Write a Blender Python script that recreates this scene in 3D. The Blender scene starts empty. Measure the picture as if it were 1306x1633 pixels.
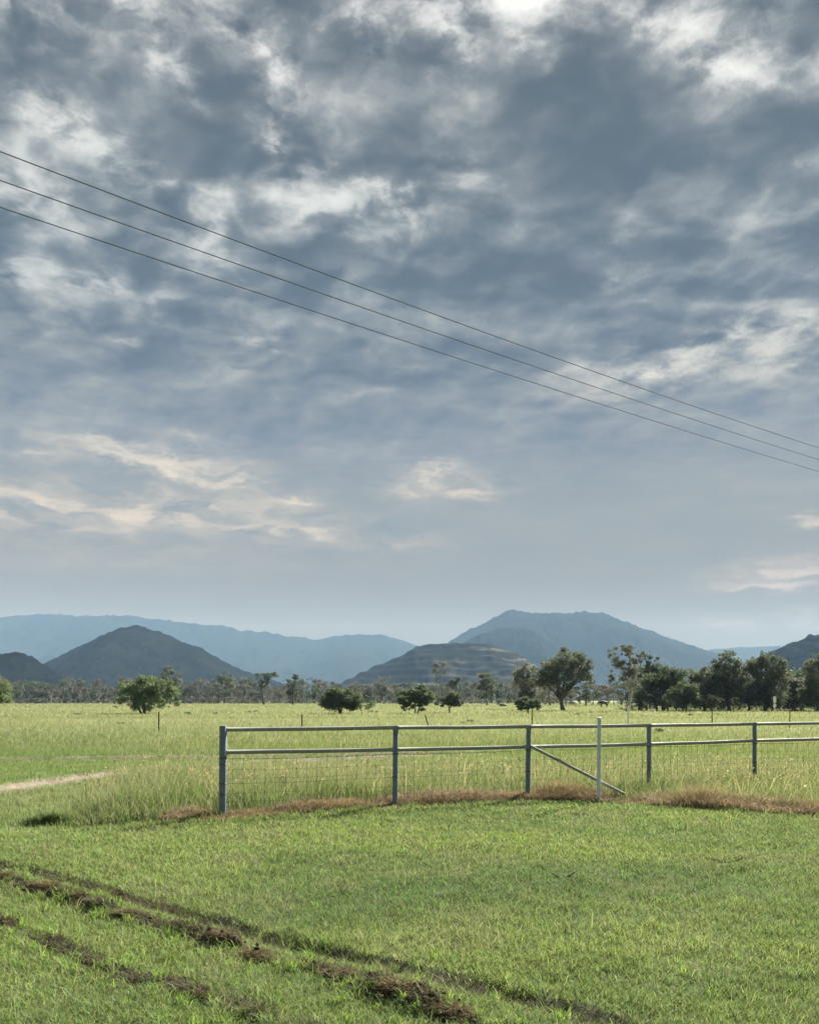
import bpy, bmesh, math, random
import numpy as np
from mathutils import Vector

S = bpy.context.scene
COL = S.collection
R = math.radians
F = 1306.0            # focal length in pixels of the 1306x1633 photograph
HZ = 1116.0           # row of the horizon
EYE = 1.64

# ------------------------------------------------------------------ camera
cam = bpy.data.objects.new('camera', bpy.data.cameras.new('camera'))
COL.objects.link(cam)
PITCH = 0.0
cam.location = (0, 0, EYE)
cam.rotation_euler = (R(90 + PITCH), 0, 0)
cam.data.sensor_fit = 'HORIZONTAL'
cam.data.sensor_width = 36
cam.data.lens = 36.0
cam.data.shift_y = (HZ - 816.5 - F * math.tan(R(PITCH))) / 1306.0
cam.data.clip_start = 0.05
cam.data.clip_end = 40000
S.camera = cam

# ------------------------------------------------------------------ exposure
S.view_settings.view_transform = 'Standard'
S.view_settings.look = 'None'
S.view_settings.gamma = 1
S.view_settings.exposure = 1.9
EXPF = 2 ** S.view_settings.exposure
S.cycles.volume_bounces = 0
S.cycles.max_bounces = 8
S.cycles.transparent_max_bounces = 8

# ------------------------------------------------------------------ sun
SUN_AZ, SUN_EL = 38.0, 36.0     # degrees to the right of the view, above the horizon
sd = bpy.data.lights.new('sun', 'SUN')
sd.energy = 4.8
sd.angle = R(2.5)
sd.color = (1.0, 0.95, 0.86)
sun = bpy.data.objects.new('sun', sd)
COL.objects.link(sun)
sv = Vector((math.sin(R(SUN_AZ)) * math.cos(R(SUN_EL)), math.cos(R(SUN_AZ)) * math.cos(R(SUN_EL)), math.sin(R(SUN_EL))))
sun.rotation_euler = sv.to_track_quat('Z', 'Y').to_euler()

# ------------------------------------------------------------------ node helper
class NT:
    def __init__(self, tree):
        self.t = tree
        tree.nodes.clear()
    def n(self, kind, ins=None, **props):
        nd = self.t.nodes.new(kind)
        for k, v in props.items():
            setattr(nd, k, v)
        for k, v in (ins or {}).items():
            self.put(nd.inputs[k], v)
        return nd
    def put(self, sock, v):
        if isinstance(v, bpy.types.NodeSocket):
            self.t.links.new(v, sock)
        else:
            sock.default_value = v
    def m(self, op, a, b=None, c=None, clamp=False):
        nd = self.t.nodes.new('ShaderNodeMath'); nd.operation = op; nd.use_clamp = clamp
        for i, v in enumerate((a, b, c)):
            if v is not None: self.put(nd.inputs[i], v)
        return nd.outputs[0]
    def v(self, op, a, b=None, s=None):
        nd = self.t.nodes.new('ShaderNodeVectorMath'); nd.operation = op
        self.put(nd.inputs[0], a)
        if b is not None: self.put(nd.inputs[1], b)
        if s is not None: self.put(nd.inputs['Scale'], s)
        return nd.outputs['Value'] if op in ('LENGTH', 'DISTANCE', 'DOT_PRODUCT') else nd.outputs[0]
    def xyz(self, x, y, z=0.0):
        return self.n('ShaderNodeCombineXYZ', {0: x, 1: y, 2: z}).outputs[0]
    def noise(self, vec, scale, detail=4, rough=0.5, color=False, dist=0.0):
        nd = self.n('ShaderNodeTexNoise', {'Vector': vec, 'Scale': scale, 'Detail': detail, 'Roughness': rough, 'Distortion': dist})
        return nd.outputs['Color' if color else 'Fac']
    def ramp(self, fac, stops, interp='LINEAR'):
        nd = self.n('ShaderNodeValToRGB', {'Fac': fac})
        r = nd.color_ramp; r.interpolation = interp
        while len(r.elements) < len(stops): r.elements.new(0.5)
        for e, (p, c) in zip(r.elements, stops):
            e.position = p
            e.color = (*c, 1) if len(c) == 3 else c
        return nd.outputs['Color']
    def mix(self, f, a, b, mode='MIX'):
        nd = self.t.nodes.new('ShaderNodeMix'); nd.data_type = 'RGBA'; nd.blend_type = mode
        self.put(nd.inputs[0], f); self.put(nd.inputs[6], a); self.put(nd.inputs[7], b)
        return nd.outputs[2]
    def remap(self, v, a, b, c=0.0, d=1.0, kind='SMOOTHSTEP'):
        nd = self.n('ShaderNodeMapRange', {'Value': v, 'From Min': a, 'From Max': b, 'To Min': c, 'To Max': d}, interpolation_type=kind)
        return nd.outputs[0]

def lin(r, g, b, k=1.0):
    f = lambda c: ((c / 255 + 0.055) / 1.055) ** 2.4 if c > 10 else c / 255 / 12.92
    return (f(r) * k, f(g) * k, f(b) * k)

# ------------------------------------------------------------------ world: clear Nishita sky behind a broken cloud deck
W = bpy.data.worlds.new('World'); S.world = W; W.use_nodes = True
def build_sky():
    g = NT(W.node_tree)
    sky = g.n('ShaderNodeTexSky', sky_type='NISHITA')
    sky.sun_disc = False
    sky.sun_elevation = R(SUN_EL); sky.sun_rotation = R(SUN_AZ)
    sky.air_density = 1.0; sky.dust_density = 1.5
    d = g.n('ShaderNodeTexCoord').outputs['Generated']
    sp = g.n('ShaderNodeSeparateXYZ', {0: d})
    x, y, z = sp.outputs
    az = g.m('ARCTAN2', x, y)
    el = g.m('ARCSINE', z)
    w = g.m('DIVIDE', 1.0, g.m('ADD', g.m('MAXIMUM', z, 0.0), 0.13))
    P = g.xyz(g.m('MULTIPLY', x, w), g.m('MULTIPLY', y, w))
    Q = g.xyz(az, el)
    # organic warp shared by the layout and the fine noise
    warpP = g.v('SCALE', g.v('SUBTRACT', g.noise(P, 3.0, 3, 0.5, True), (0.5, 0.5, 0.5)), s=0.20)
    Pw = g.v('ADD', P, warpP)
    wq = g.remap(el, R(10), R(32), 0.10, 0.17, 'LINEAR')
    warpQ = g.v('MULTIPLY', g.v('SUBTRACT', g.noise(P, 5.5, 7, 0.62, True), (0.5, 0.5, 0.5)), g.xyz(wq, g.m('MULTIPLY', wq, g.remap(el, R(10), R(26), 0.38, 0.8))))
    Qw = g.v('ADD', Q, warpQ)
    # (x, y, rx, ry, turn, amount): lit (+) and heavy (-) masses of cloud, as directions
    L = None
    for bx, by, rx, ry, rot, amp in SKY_BLOBS:
        a = math.atan((bx - 653) / F); e = math.atan((HZ - by) / F * math.cos(a))
        k = 1.0 / F
        mp = g.n('ShaderNodeMapping', {'Vector': Qw, 'Location': (a, e, 0), 'Rotation': (0, 0, R(-rot)), 'Scale': (rx * k * 1.9, ry * k * 1.9, 1.0)}, vector_type='TEXTURE')
        gr = g.n('ShaderNodeTexGradient', {'Vector': mp.outputs[0]}, gradient_type='QUADRATIC_SPHERE')
        L = g.m('MULTIPLY_ADD', gr.outputs['Fac'], amp * ((0.85 if by > 690 else 1.05 if by > 420 else 0.95 if by < 100 else 0.74) if amp > 0 else 0.95), L if L is not None else 0.0)
    # rounded billows with heavy cores and thin bright seams, broken up by finer noise
    hi = g.remap(el, R(12), R(29))
    Pv = g.v('ADD', P, g.v('SCALE', g.v('SUBTRACT', g.noise(P, 6.0, 6, 0.55, True), (0.5, 0.5, 0.5)), s=0.13))
    def cells(scale, step=None):
        q = Pv if step is None else g.v('ADD', Pv, step)
        return g.n('ShaderNodeTexVoronoi', {'Vector': q, 'Scale': scale, 'Detail': 2.0, 'Roughness': 0.45, 'Smoothness': 0.7}, feature='SMOOTH_F1', voronoi_dimensions='2D', normalize=True).outputs['Distance']
    V1 = cells(5.4); V2 = cells(5.4, (0.018, 0.04, 0))
    relV = g.m('MULTIPLY', g.m('SUBTRACT', V1, V2), 1.6)
    F1 = g.noise(Pw, 3.0, 8, 0.55)
    F2 = g.noise(Pv, 9.5, 9, 0.6)
    F3 = g.noise(g.v('ADD', Pv, (0.009, 0.018, 0)), 9.5, 9, 0.6)
    rel2 = g.m('MULTIPLY', g.m('SUBTRACT', F2, F3), 1.0)
    B = g.m('MULTIPLY_ADD', g.m('SUBTRACT', F1, 0.53), g.remap(el, R(6), R(36), 0.10, 1.1), L)
    B = g.m('MULTIPLY_ADD', g.m('SUBTRACT', V1, 0.36), g.m('MULTIPLY', hi, 1.75), B)
    B = g.m('MULTIPLY_ADD', g.m('SUBTRACT', F2, 0.5), g.m('MULTIPLY', hi, g.remap(L, -0.25, 0.40, 0.42, 2.0)), B)
    B = g.m('MULTIPLY_ADD', g.m('ADD', relV, rel2), g.m('MULTIPLY', hi, g.remap(L, -0.3, 0.4, 0.7, 2.1)), B)
    # long thin streaks of the lower layer
    st = g.noise(g.v('MULTIPLY', Qw, (1.0, 3.2, 1.0)), 13.0, 8, 0.62)
    B = g.m('MULTIPLY_ADD', g.m('SUBTRACT', st, 0.5), g.m('MULTIPLY_ADD', g.m('MULTIPLY', g.m('MAXIMUM', L, 0.0), 6.5), g.m('SUBTRACT', 1.0, g.m('MULTIPLY', hi, 0.75)), g.remap(el, R(6), R(15), 0.05, 0.42)), B)
    T = g.n('ShaderNodeFloatCurve', {'Value': g.remap(B, -0.9, 1.1, 0, 1, 'LINEAR')})
    cv = T.mapping.curves[0]
    for q in ((0.2, 0.04), (0.42, 0.215), (0.54, 0.40), (0.66, 0.62), (0.80, 0.80), (0.92, 0.91)): cv.points.new(*q)
    T.mapping.update(); T = T.outputs[0]
    k = 1.0 / EXPF
    e01 = g.m('DIVIDE', el, R(45), clamp=True)
    p = lambda deg: deg / 45.0
    dark = g.ramp(e01, [(0, lin(106, 97, 72, k)), (p(4), lin(100, 97, 78, k)), (p(8), lin(76, 84, 84, k)), (p(12.5), lin(76, 101, 118, k)),
                        (p(17), lin(89, 105, 128, k)), (p(22), lin(85, 98, 116, k)), (p(30), lin(82, 95, 108, k)), (p(40), lin(87, 97, 107, k))])
    brt = g.ramp(e01, [(0, lin(206, 192, 178, k)), (p(8), lin(222, 198, 176, k)), (p(13), lin(240, 220, 190, k)), (p(18), lin(228, 222, 204, k)),
                       (p(26), lin(222, 226, 222, k)), (p(36), lin(250, 250, 244, k)), (1.0, lin(255, 255, 252, k))])
    clouds = g.mix(T, dark, brt)
    # gaps of clear sky
    hole = g.m('MULTIPLY', g.remap(g.noise(Pw, 2.1, 6, 0.55), 0.66, 0.74), g.remap(el, R(26), R(36)))
    clear = g.mix(1.0, sky.outputs[0], (0.11, 0.11, 0.11, 1), 'MULTIPLY')
    col = g.mix(hole, clouds, clear)
    # below the horizon: dull ground bounce
    col = g.mix(g.remap(z, -0.06, -0.01), (0.05, 0.06, 0.04, 1), col)
    bg = g.n('ShaderNodeBackground', {'Color': col, 'Strength': 1.0})
    g.n('ShaderNodeOutputWorld', {'Surface': bg.outputs[0]})
SKY_BLOBS = [
    # heavy masses
    (1150, 205, 250, 110, 10, -.34), (900, 260, 190, 170, 0, -.28), (640, 170, 110, 110, 0, -.26), (205, 160, 130, 70, 20, -.20),
    (330, 265, 80, 60, 20, -.18), (560, 430, 200, 80, 15, -.12), (450, 560, 300, 60, 0, -.12), (760, 600, 260, 60, 0, -.14),
    (1000, 330, 200, 90, 0, -.20), (520, 60, 70, 55, 0, -.16), (1010, 470, 260, 60, 10, -.10), (120, 560, 160, 60, 0, -.10), (830, 480, 200, 60, 20, -.10),
    (1000, 120, 110, 50, 0, -.14), (180, 610, 260, 40, 0, -.1),
    (70, 235, 110, 70, 0, -.20), (540, 690, 300, 45, 0, -.22), (900, 720, 220, 50, 0, -.10),
    # lit masses
    (50, 25, 90, 40, 10, .42), (190, 15, 90, 30, 0, .40), (270, 90, 70, 20, 35, .42), (385, 40, 60, 25, 25, .45), (440, 105, 45, 35, 30, .55),
    (560, 25, 90, 32, 10, .52), (690, 50, 80, 40, 35, .75), (755, 95, 50, 18, 30, .5), (875, 70, 36, 42, 0, .7), (790, 15, 90, 28, 0, .6),
    (1000, 40, 170, 40, 0, .48), (1180, 50, 130, 34, 5, .34), (1255, 112, 90, 22, 10, .40), (620, 8, 700, 30, 0, .12), (1250, 40, 60, 16, 0, -.25), (800, 130, 60, 40, 0, -.2), (1120, 90, 80, 20, 0, .5),
    (40, 180, 45, 26, 25, .48), (108, 218, 45, 22, 15, .55), (190, 232, 35, 25, 0, .3), (60, 300, 70, 30, 10, .28), (220, 295, 110, 24, 22, .40), (290, 315, 50, 16, 25, .45),
    (25, 328, 50, 22, 10, .45), (430, 245, 48, 55, 0, .62), (500, 290, 60, 22, 0, .35), (600, 285, 90, 14, 15, .66), (645, 305, 30, 16, 35, .6), (540, 345, 90, 26, 5, .34),
    (150, 448, 90, 14, 12, .36), (20, 430, 60, 20, 0, .3), (310, 420, 70, 20, 10, .26), (340, 385, 30, 18, 0, .3),
    (735, 290, 40, 16, 0, .3), (805, 345, 60, 25, 10, .36), (985, 400, 34, 26, 0, .5), (985, 435, 40, 16, 0, .45), (1265, 250, 20, 16, 0, .45), (1080, 380, 60, 24, 0, .22),
    (1060, 592, 70, 22, -10, .85), (1000, 620, 60, 30, -20, .25), (1165, 542, 60, 18, 0, .48), (1255, 520, 70, 30, -5, .42), (1230, 570, 90, 30, 0, .25), (960, 590, 170, 36, -38, .10), (820, 690, 190, 40, -30, .08),
    (130, 520, 60, 16, 0, .28), (180, 538, 30, 8, 0, .35), (440, 570, 130, 16, -4, .24), (620, 600, 120, 14, -6, .24),
    (60, 730, 60, 8, 3, .3), (450, 800, 60, 6, 0, .4), (250, 735, 150, 22, 6, .62), (310, 765, 110, 15, 6, .62), (170, 708, 60, 14, 10, .4), (330, 705, 60, 12, 8, .42),
    (110, 800, 170, 12, 4, .60), (330, 805, 190, 12, 3, .55), (60, 825, 140, 14, 2, .46), (440, 845, 110, 13, 0, .55), (250, 825, 90, 10, 5, .4), (600, 866, 110, 14, 0, .18),
    (690, 755, 66, 20, 10, .72), (740, 790, 40, 10, 10, .62), (645, 790, 46, 14, 0, .42), (600, 725, 60, 12, 0, .12), (790, 775, 80, 12, 0, .2),
    (1270, 908, 110, 13, 0, .60), (1210, 938, 80, 7, 0, .55), (1190, 995, 80, 12, 0, .38), (1300, 830, 34, 9, 0, .7), (1290, 985, 40, 10, 0, .4),
    (150, 870, 300, 50, 0, .16),
]
build_sky()

# ------------------------------------------------------------------ general helpers
def at(px, py, Y):
    """the point at distance Y that stands in that direction"""
    return Vector(((px - 653) / F * Y, Y, EYE + (HZ - py) / F * Y))

def tag(o, label=None, cat=None, group=None, kind=None):
    if label: o['label'] = label
    if cat: o['category'] = cat
    if group: o['group'] = group
    if kind: o['kind'] = kind
    return o

def empty(name, loc):
    o = bpy.data.objects.new(name, None); COL.objects.link(o)
    o.location = loc; o.empty_display_size = 0.2
    return o

def link(name, me, mat, parent=None):
    o = bpy.data.objects.new(name, me); COL.objects.link(o)
    if mat is not None: me.materials.append(mat)
    if parent: o.parent = parent
    return o

def np_mesh(name, verts, loops, sizes, col=None, smooth=False):
    me = bpy.data.meshes.new(name)
    verts = np.ascontiguousarray(verts, dtype=np.float32)
    me.vertices.add(len(verts)); me.vertices.foreach_set('co', verts.ravel())
    sizes = np.asarray(sizes, dtype=np.int32)
    me.loops.add(len(loops)); me.loops.foreach_set('vertex_index', np.asarray(loops, dtype=np.int32))
    me.polygons.add(len(sizes))
    st = np.zeros(len(sizes), dtype=np.int32); st[1:] = np.cumsum(sizes)[:-1]
    me.polygons.foreach_set('loop_start', st)
    me.update(calc_edges=True)
    if smooth: me.polygons.foreach_set('use_smooth', np.ones(len(sizes), dtype=bool))
    if col is not None:
        a = me.attributes.new('tint', 'FLOAT_COLOR', 'POINT')
        c = np.ones((len(verts), 4), dtype=np.float32); c[:, :3] = col
        a.data.foreach_set('color', c.ravel())
    return me

class Tubes:
    """collects tapered tubes, boxes and the like into one mesh"""
    def __init__(self): self.v = []; self.f = []
    def tube(self, pts, rad, n=6, cap=True):
        pts = [Vector(p) for p in pts]
        if not hasattr(rad, '__len__'): rad = [rad] * len(pts)
        b0 = len(self.v)
        for i, p in enumerate(pts):
            t = (pts[min(i + 1, len(pts) - 1)] - pts[max(i - 1, 0)])
            t = t.normalized() if t.length > 1e-9 else Vector((0, 0, 1))
            ref = Vector((0, 0, 1)) if abs(t.z) < 0.9 else Vector((1, 0, 0))
            s = t.cross(ref).normalized(); u = s.cross(t)
            for k in range(n):
                a = 2 * math.pi * k / n
                self.v.append(p + (s * math.cos(a) + u * math.sin(a)) * rad[i])
        for i in range(len(pts) - 1):
            for k in range(n):
                a = b0 + i * n + k; b = b0 + i * n + (k + 1) % n
                self.f.append((a, b, b + n, a + n))
        if cap:
            self.f.append(tuple(b0 + k for k in range(n))[::-1])
            self.f.append(tuple(b0 + (len(pts) - 1) * n + k for k in range(n)))
    def box(self, c, size, rz=0.0, tilt=None):
        b0 = len(self.v); cx, cy, cz = c; sx, sy, sz = size
        for dx in (-.5, .5):
            for dy in (-.5, .5):
                for dz in (-.5, .5):
                    x, y = dx * sx, dy * sy
                    self.v.append(Vector((cx + x * math.cos(rz) - y * math.sin(rz), cy + x * math.sin(rz) + y * math.cos(rz), cz + dz * sz)))
        for f in ((0, 1, 3, 2), (4, 6, 7, 5), (0, 4, 5, 1), (2, 3, 7, 6), (0, 2, 6, 4), (1, 5, 7, 3)):
            self.f.append(tuple(b0 + i for i in f))
    def mesh(self, name, smooth=True):
        me = bpy.data.meshes.new(name)
        me.from_pydata([tuple(v) for v in self.v], [], self.f)
        bm = bmesh.new(); bm.from_mesh(me); bmesh.ops.recalc_face_normals(bm, faces=bm.faces); bm.to_mesh(me); bm.free()
        if smooth:
            me.polygons.foreach_set('use_smooth', np.ones(len(me.polygons), dtype=bool))
            try: me.set_sharp_from_angle(angle=R(40))
            except Exception: pass
        me.update()
        return me
    def build(self, name, mat, parent=None, smooth=True):
        return link(name, self.mesh(name, smooth), mat, parent)

_tab = np.random.default_rng(5).random((256, 256)).astype(np.float32)
def vnoise(x, y, scale, octaves=3, seed=0):
    x = np.asarray(x, dtype=np.float64) / scale + 17.3 * seed; y = np.asarray(y, dtype=np.float64) / scale + 9.7 * seed
    out = 0; amp = 1.0; tot = 0
    for o in range(octaves):
        xi = np.floor(x).astype(np.int64); yi = np.floor(y).astype(np.int64)
        fx = x - xi; fy = y - yi
        fx = fx * fx * (3 - 2 * fx); fy = fy * fy * (3 - 2 * fy)
        t = lambda i, j: _tab[(xi + i + 31 * o) & 255, (yi + j + 57 * o) & 255]
        out = out + amp * ((t(0, 0) * (1 - fx) + t(1, 0) * fx) * (1 - fy) + (t(0, 1) * (1 - fx) + t(1, 1) * fx) * fy)
        tot += amp; amp *= 0.5; x = x * 2.03; y = y * 2.03
    return out / tot

def sstep(a, b, v):
    t = np.clip((v - a) / (b - a), 0, 1)
    return t * t * (3 - 2 * t)

def poly_dist(x, y, pts):
    best = np.full(np.shape(x), 1e9)
    for (ax, ay), (bx, by) in zip(pts[:-1], pts[1:]):
        dx, dy = bx - ax, by - ay
        t = np.clip(((x - ax) * dx + (y - ay) * dy) / (dx * dx + dy * dy), 0, 1)
        best = np.minimum(best, np.hypot(x - ax - t * dx, y - ay - t * dy))
    return best

def gp(px, py):
    Y = F * EYE / (py - HZ)
    return ((px - 653) / F * Y, Y)

# ------------------------------------------------------------------ layout on the ground
EDGE_PX = [(-60, 1338), (0, 1331), (140, 1322), (280, 1309), (355, 1309), (500, 1297), (630, 1288), (760, 1281), (845, 1277), (900, 1278), (960, 1281), (1100, 1290), (1306, 1303), (1400, 1310), (1700, 1325)]
EDGE = np.array([gp(*p) for p in EDGE_PX])
def edge_y(x): return np.interp(x, EDGE[:, 0], EDGE[:, 1])
RUT = [gp(*p) for p in [(-60, 1376), (0, 1384), (60, 1392), (150, 1420), (250, 1446), (370, 1480), (470, 1509), (560, 1528), (640, 1545), (720, 1565), (800, 1588), (900, 1610), (1000, 1640), (1150, 1690)]]
ROW_A = [gp(*p) for p in [(-60, 1392), (0, 1403), (65, 1424), (130, 1440), (200, 1464), (250, 1480), (345, 1503), (400, 1520), (440, 1536), (520, 1548), (560, 1562), (605, 1582), (660, 1600), (720, 1625), (800, 1660)]]
ROW_B = [gp(*p) for p in [(-60, 1455), (10, 1478), (60, 1496), (100, 1511), (150, 1536), (200, 1556), (270, 1571), (320, 1595), (430, 1628), (520, 1660)]]
TRACK_A = [(-26, 21.6), (-14, 22.0), (-11, 22.4), (-8, 22.9), (-5.4, 23.4), (-2, 24.3), (2, 25.6), (8, 28.5), (20, 36)]
TRACK_B = [(-14, 10.5), (-9.5, 13.0), (-7.6, 14.8), (-7.1, 16.4), (-6.6, 17.8), (-5.6, 19.6), (-3.5, 21.6), (0, 23.6), (8, 27.2), (20, 34.5)]

def gz(x, y):
    x = np.asarray(x, dtype=np.float64); y = np.asarray(y, dtype=np.float64)
    z = (vnoise(x, y, 1.7, 3, 1) - 0.5) * 0.05 + (vnoise(x, y, 0.28, 2, 2) - 0.5) * 0.025
    z *= sstep(60, 20, np.hypot(x, y))
    d = poly_dist(x, y, RUT) + (vnoise(x, y, 0.25, 2, 3) - 0.5) * 0.12
    z -= 0.05 * sstep(0.14, 0.04, d) * (0.55 + 0.9 * (vnoise(x, y, 0.5, 2, 33) - .2))
    da = poly_dist(x, y, ROW_A)
    z += 0.045 * sstep(0.16, 0.02, da) * sstep(0.35, 0.65, vnoise(x, y, 0.3, 2, 4))
    db = poly_dist(x, y, ROW_B)
    z += 0.025 * sstep(0.14, 0.02, db) * sstep(0.35, 0.65, vnoise(x, y, 0.3, 2, 6))
    dt = np.minimum(poly_dist(x, y, TRACK_A), poly_dist(x, y, TRACK_B))
    z -= 0.11 * sstep(0.65, 0.35, dt)
    return z

# ------------------------------------------------------------------ materials
MATS = {}
def new_mat(name):
    m = bpy.data.materials.new(name); m.use_nodes = True; MATS[name] = m
    return m, NT(m.node_tree)

def tint_leaf_mat(name, translucency=0.45, gloss=0.04, rough=0.45, obj_var=0.0):
    m, g = new_mat(name)
    c = g.n('ShaderNodeAttribute', attribute_name='tint').outputs['Color']
    if obj_var:
        info = g.n('ShaderNodeObjectInfo').outputs['Random']
        c = g.n('ShaderNodeHueSaturation', {'Color': c, 'Hue': g.remap(info, 0, 1, 0.485, 0.515, 'LINEAR'), 'Saturation': 1.0,
                                          'Value': g.remap(info, 0, 1, 1 - obj_var, 1 + obj_var, 'LINEAR')}).outputs[0]
    df = g.n('ShaderNodeBsdfDiffuse', {'Color': c})
    tr = g.n('ShaderNodeBsdfTranslucent', {'Color': g.mix(1.0, c, (1.2, 1.15, 0.8, 1), 'MULTIPLY')})
    mx = g.n('ShaderNodeMixShader', {0: translucency, 1: df.outputs[0], 2: tr.outputs[0]})
    gl = g.n('ShaderNodeBsdfGlossy', {'Color': (0.9, 0.95, 1, 1), 'Roughness': rough})
    m2 = g.n('ShaderNodeMixShader', {0: gloss, 1: mx.outputs[0], 2: gl.outputs[0]})
    g.n('ShaderNodeOutputMaterial', {'Surface': m2.outputs[0]})
    return m
M_LAWN = tint_leaf_mat('lawn_blades', 0.45, 0.008, 0.5)
M_FIELD = tint_leaf_mat('field_blades', 0.45, 0.008, 0.5)
M_DEAD = tint_leaf_mat('dead_blades', 0.35, 0.004, 0.6)
M_LEAF = tint_leaf_mat('tree_leaves', 0.46, 0.03, 0.5, obj_var=0.12)

def bark_mat(name, c1, c2, scale=3.0):
    m, g = new_mat(name)
    p = g.n('ShaderNodeTexCoord').outputs['Object']
    n = g.noise(g.v('MULTIPLY', p, (1, 1, 0.25)), scale, 6, 0.65)
    c = g.ramp(n, [(0.3, c1), (0.7, c2)])
    b = g.n('ShaderNodeBsdfPrincipled', {'Base Color': c, 'Roughness': 0.9})
    g.n('ShaderNodeOutputMaterial', {'Surface': b.outputs[0]})
    return m
M_BARK = bark_mat('dark_bark', (0.035, 0.03, 0.026), (0.09, 0.08, 0.07))
M_PALEBARK = bark_mat('pale_gum_bark', (0.22, 0.21, 0.19), (0.42, 0.41, 0.38))
M_GREYBARK = bark_mat('grey_bark', (0.10, 0.095, 0.085), (0.22, 0.21, 0.19))

def ground_mat():
    m, g = new_mat('ground_soil_and_thatch')
    p = g.n('ShaderNodeNewGeometry').outputs['Position']
    zone = g.n('ShaderNodeAttribute', attribute_name='tint').outputs['Color']   # R bare earth, G mown lawn, B dark thatch
    zs = g.n('ShaderNodeSeparateColor', {0: zone})
    n1 = g.noise(p, 0.9, 5, 0.6); n2 = g.noise(p, 14.0, 5, 0.65); n3 = g.noise(p, 0.035, 5, 0.6)
    lawn = g.ramp(n2, [(0.3, (0.035, 0.042, 0.014)), (0.5, (0.055, 0.075, 0.02)), (0.72, (0.10, 0.095, 0.04))])
    fieldn = g.ramp(g.m('MULTIPLY_ADD', g.m('SUBTRACT', n2, 0.5), 0.4, n1), [(0.3, (0.07, 0.095, 0.03)), (0.5, (0.10, 0.13, 0.04)), (0.7, (0.17, 0.17, 0.07))])
    farp = g.v('MULTIPLY', p, (0.35, 1.0, 1.0))
    fieldf = g.ramp(g.noise(farp, 0.06, 6, 0.62), [(0.3, (0.13, 0.16, 0.06)), (0.5, (0.20, 0.22, 0.095)), (0.68, (0.26, 0.25, 0.14))])
    yy = g.n('ShaderNodeSeparateXYZ', {0: p}).outputs[1]
    field = g.mix(g.remap(yy, 24, 55), fieldn, fieldf)
    base = g.mix(1.0, g.mix(zs.outputs[1], field, lawn), (0.98, 1.05, 1.2, 1), 'MULTIPLY')
    earth = g.ramp(g.noise(p, 6.0, 6, 0.65), [(0.3, (0.13, 0.108, 0.085)), (0.7, (0.24, 0.205, 0.165))])
    base = g.mix(zs.outputs[0], base, earth)
    thatch = g.ramp(n2, [(0.3, (0.028, 0.026, 0.018)), (0.55, (0.055, 0.050, 0.034)), (0.75, (0.10, 0.092, 0.06))])
    base = g.mix(zs.outputs[2], base, thatch)
    bmp = g.n('ShaderNodeBump', {'Strength': 0.6, 'Distance': 0.02, 'Height': n2})
    b = g.n('ShaderNodeBsdfPrincipled', {'Base Color': base, 'Roughness': 0.95, 'Specular IOR Level': 0.1, 'Normal': bmp.outputs[0]})
    g.n('ShaderNodeOutputMaterial', {'Surface': b.outputs[0]})
    return m

def hill_mat(name, cols, scale, bands=None, bump=0.0):
    m, g = new_mat(name)
    p = g.n('ShaderNodeNewGeometry').outputs['Position']
    n = g.noise(p, scale, 8, 0.68)
    c = g.ramp(n, [(0.36, cols[0]), (0.5, cols[1]), (0.66, cols[2])])
    if bands:
        z = g.n('ShaderNodeSeparateXYZ', {0: p}).outputs[2]
        zz = g.m('MULTIPLY_ADD', g.m('SUBTRACT', g.noise(p, 0.006, 4, 0.6), 0.5), 70.0, z)
        s = g.m('SINE', g.m('MULTIPLY', zz, 2 * math.pi / bands[0]))
        f = g.m('MULTIPLY', g.remap(s, 0.15, 0.8), g.remap(g.noise(p, 0.010, 5, 0.6), 0.46, 0.62))
        c = g.mix(f, c, (*bands[1], 1))
    b = g.n('ShaderNodeBsdfDiffuse', {'Color': c})
    g.n('ShaderNodeOutputMaterial', {'Surface': b.outputs[0]})
    return m

def steel_mat(name, c1, c2, rough=0.5, metal=0.35, scale=9.0):
    m, g = new_mat(name)
    p = g.n('ShaderNodeTexCoord').outputs['Object']
    n = g.noise(p, scale, 6, 0.65)
    n2 = g.noise(g.v('MULTIPLY', p, (6, 6, 0.8)), scale, 4, 0.6)
    c = g.ramp(g.m('MULTIPLY_ADD', n2, 0.4, g.m('MULTIPLY', n, 0.6)), [(0.35, c1), (0.65, c2)])
    rust = g.remap(g.noise(p, 5.0, 7, 0.7), 0.58, 0.70)
    c = g.mix(g.m('MULTIPLY', rust, 0.55), c, (0.09, 0.055, 0.035, 1))
    bmp = g.n('ShaderNodeBump', {'Strength': 0.12, 'Distance': 0.004, 'Height': n})
    b = g.n('ShaderNodeBsdfPrincipled', {'Base Color': c, 'Roughness': g.remap(n, 0.3, 0.7, rough - 0.1, rough + 0.15), 'Metallic': metal, 'Specular IOR Level': 0.22, 'Normal': bmp.outputs[0]})
    g.n('ShaderNodeOutputMaterial', {'Surface': b.outputs[0]})
    return m
M_POST = steel_mat('weathered_steel_post', (0.11, 0.145, 0.19), (0.20, 0.245, 0.30), 0.65, 0.1)
M_RAIL = steel_mat('galvanised_rail', (0.19, 0.21, 0.19), (0.31, 0.335, 0.305), 0.75, 0.0)
M_PICKET = steel_mat('pale_galvanised_picket', (0.52, 0.58, 0.64), (0.72, 0.77, 0.82), 0.55, 0.0)
M_WIRE = steel_mat('fence_wire', (0.06, 0.065, 0.06), (0.12, 0.125, 0.115), 0.6, 0.3)
M_DPICKET = steel_mat('dark_picket_steel', (0.03, 0.028, 0.025), (0.07, 0.06, 0.05), 0.7, 0.2)
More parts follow.
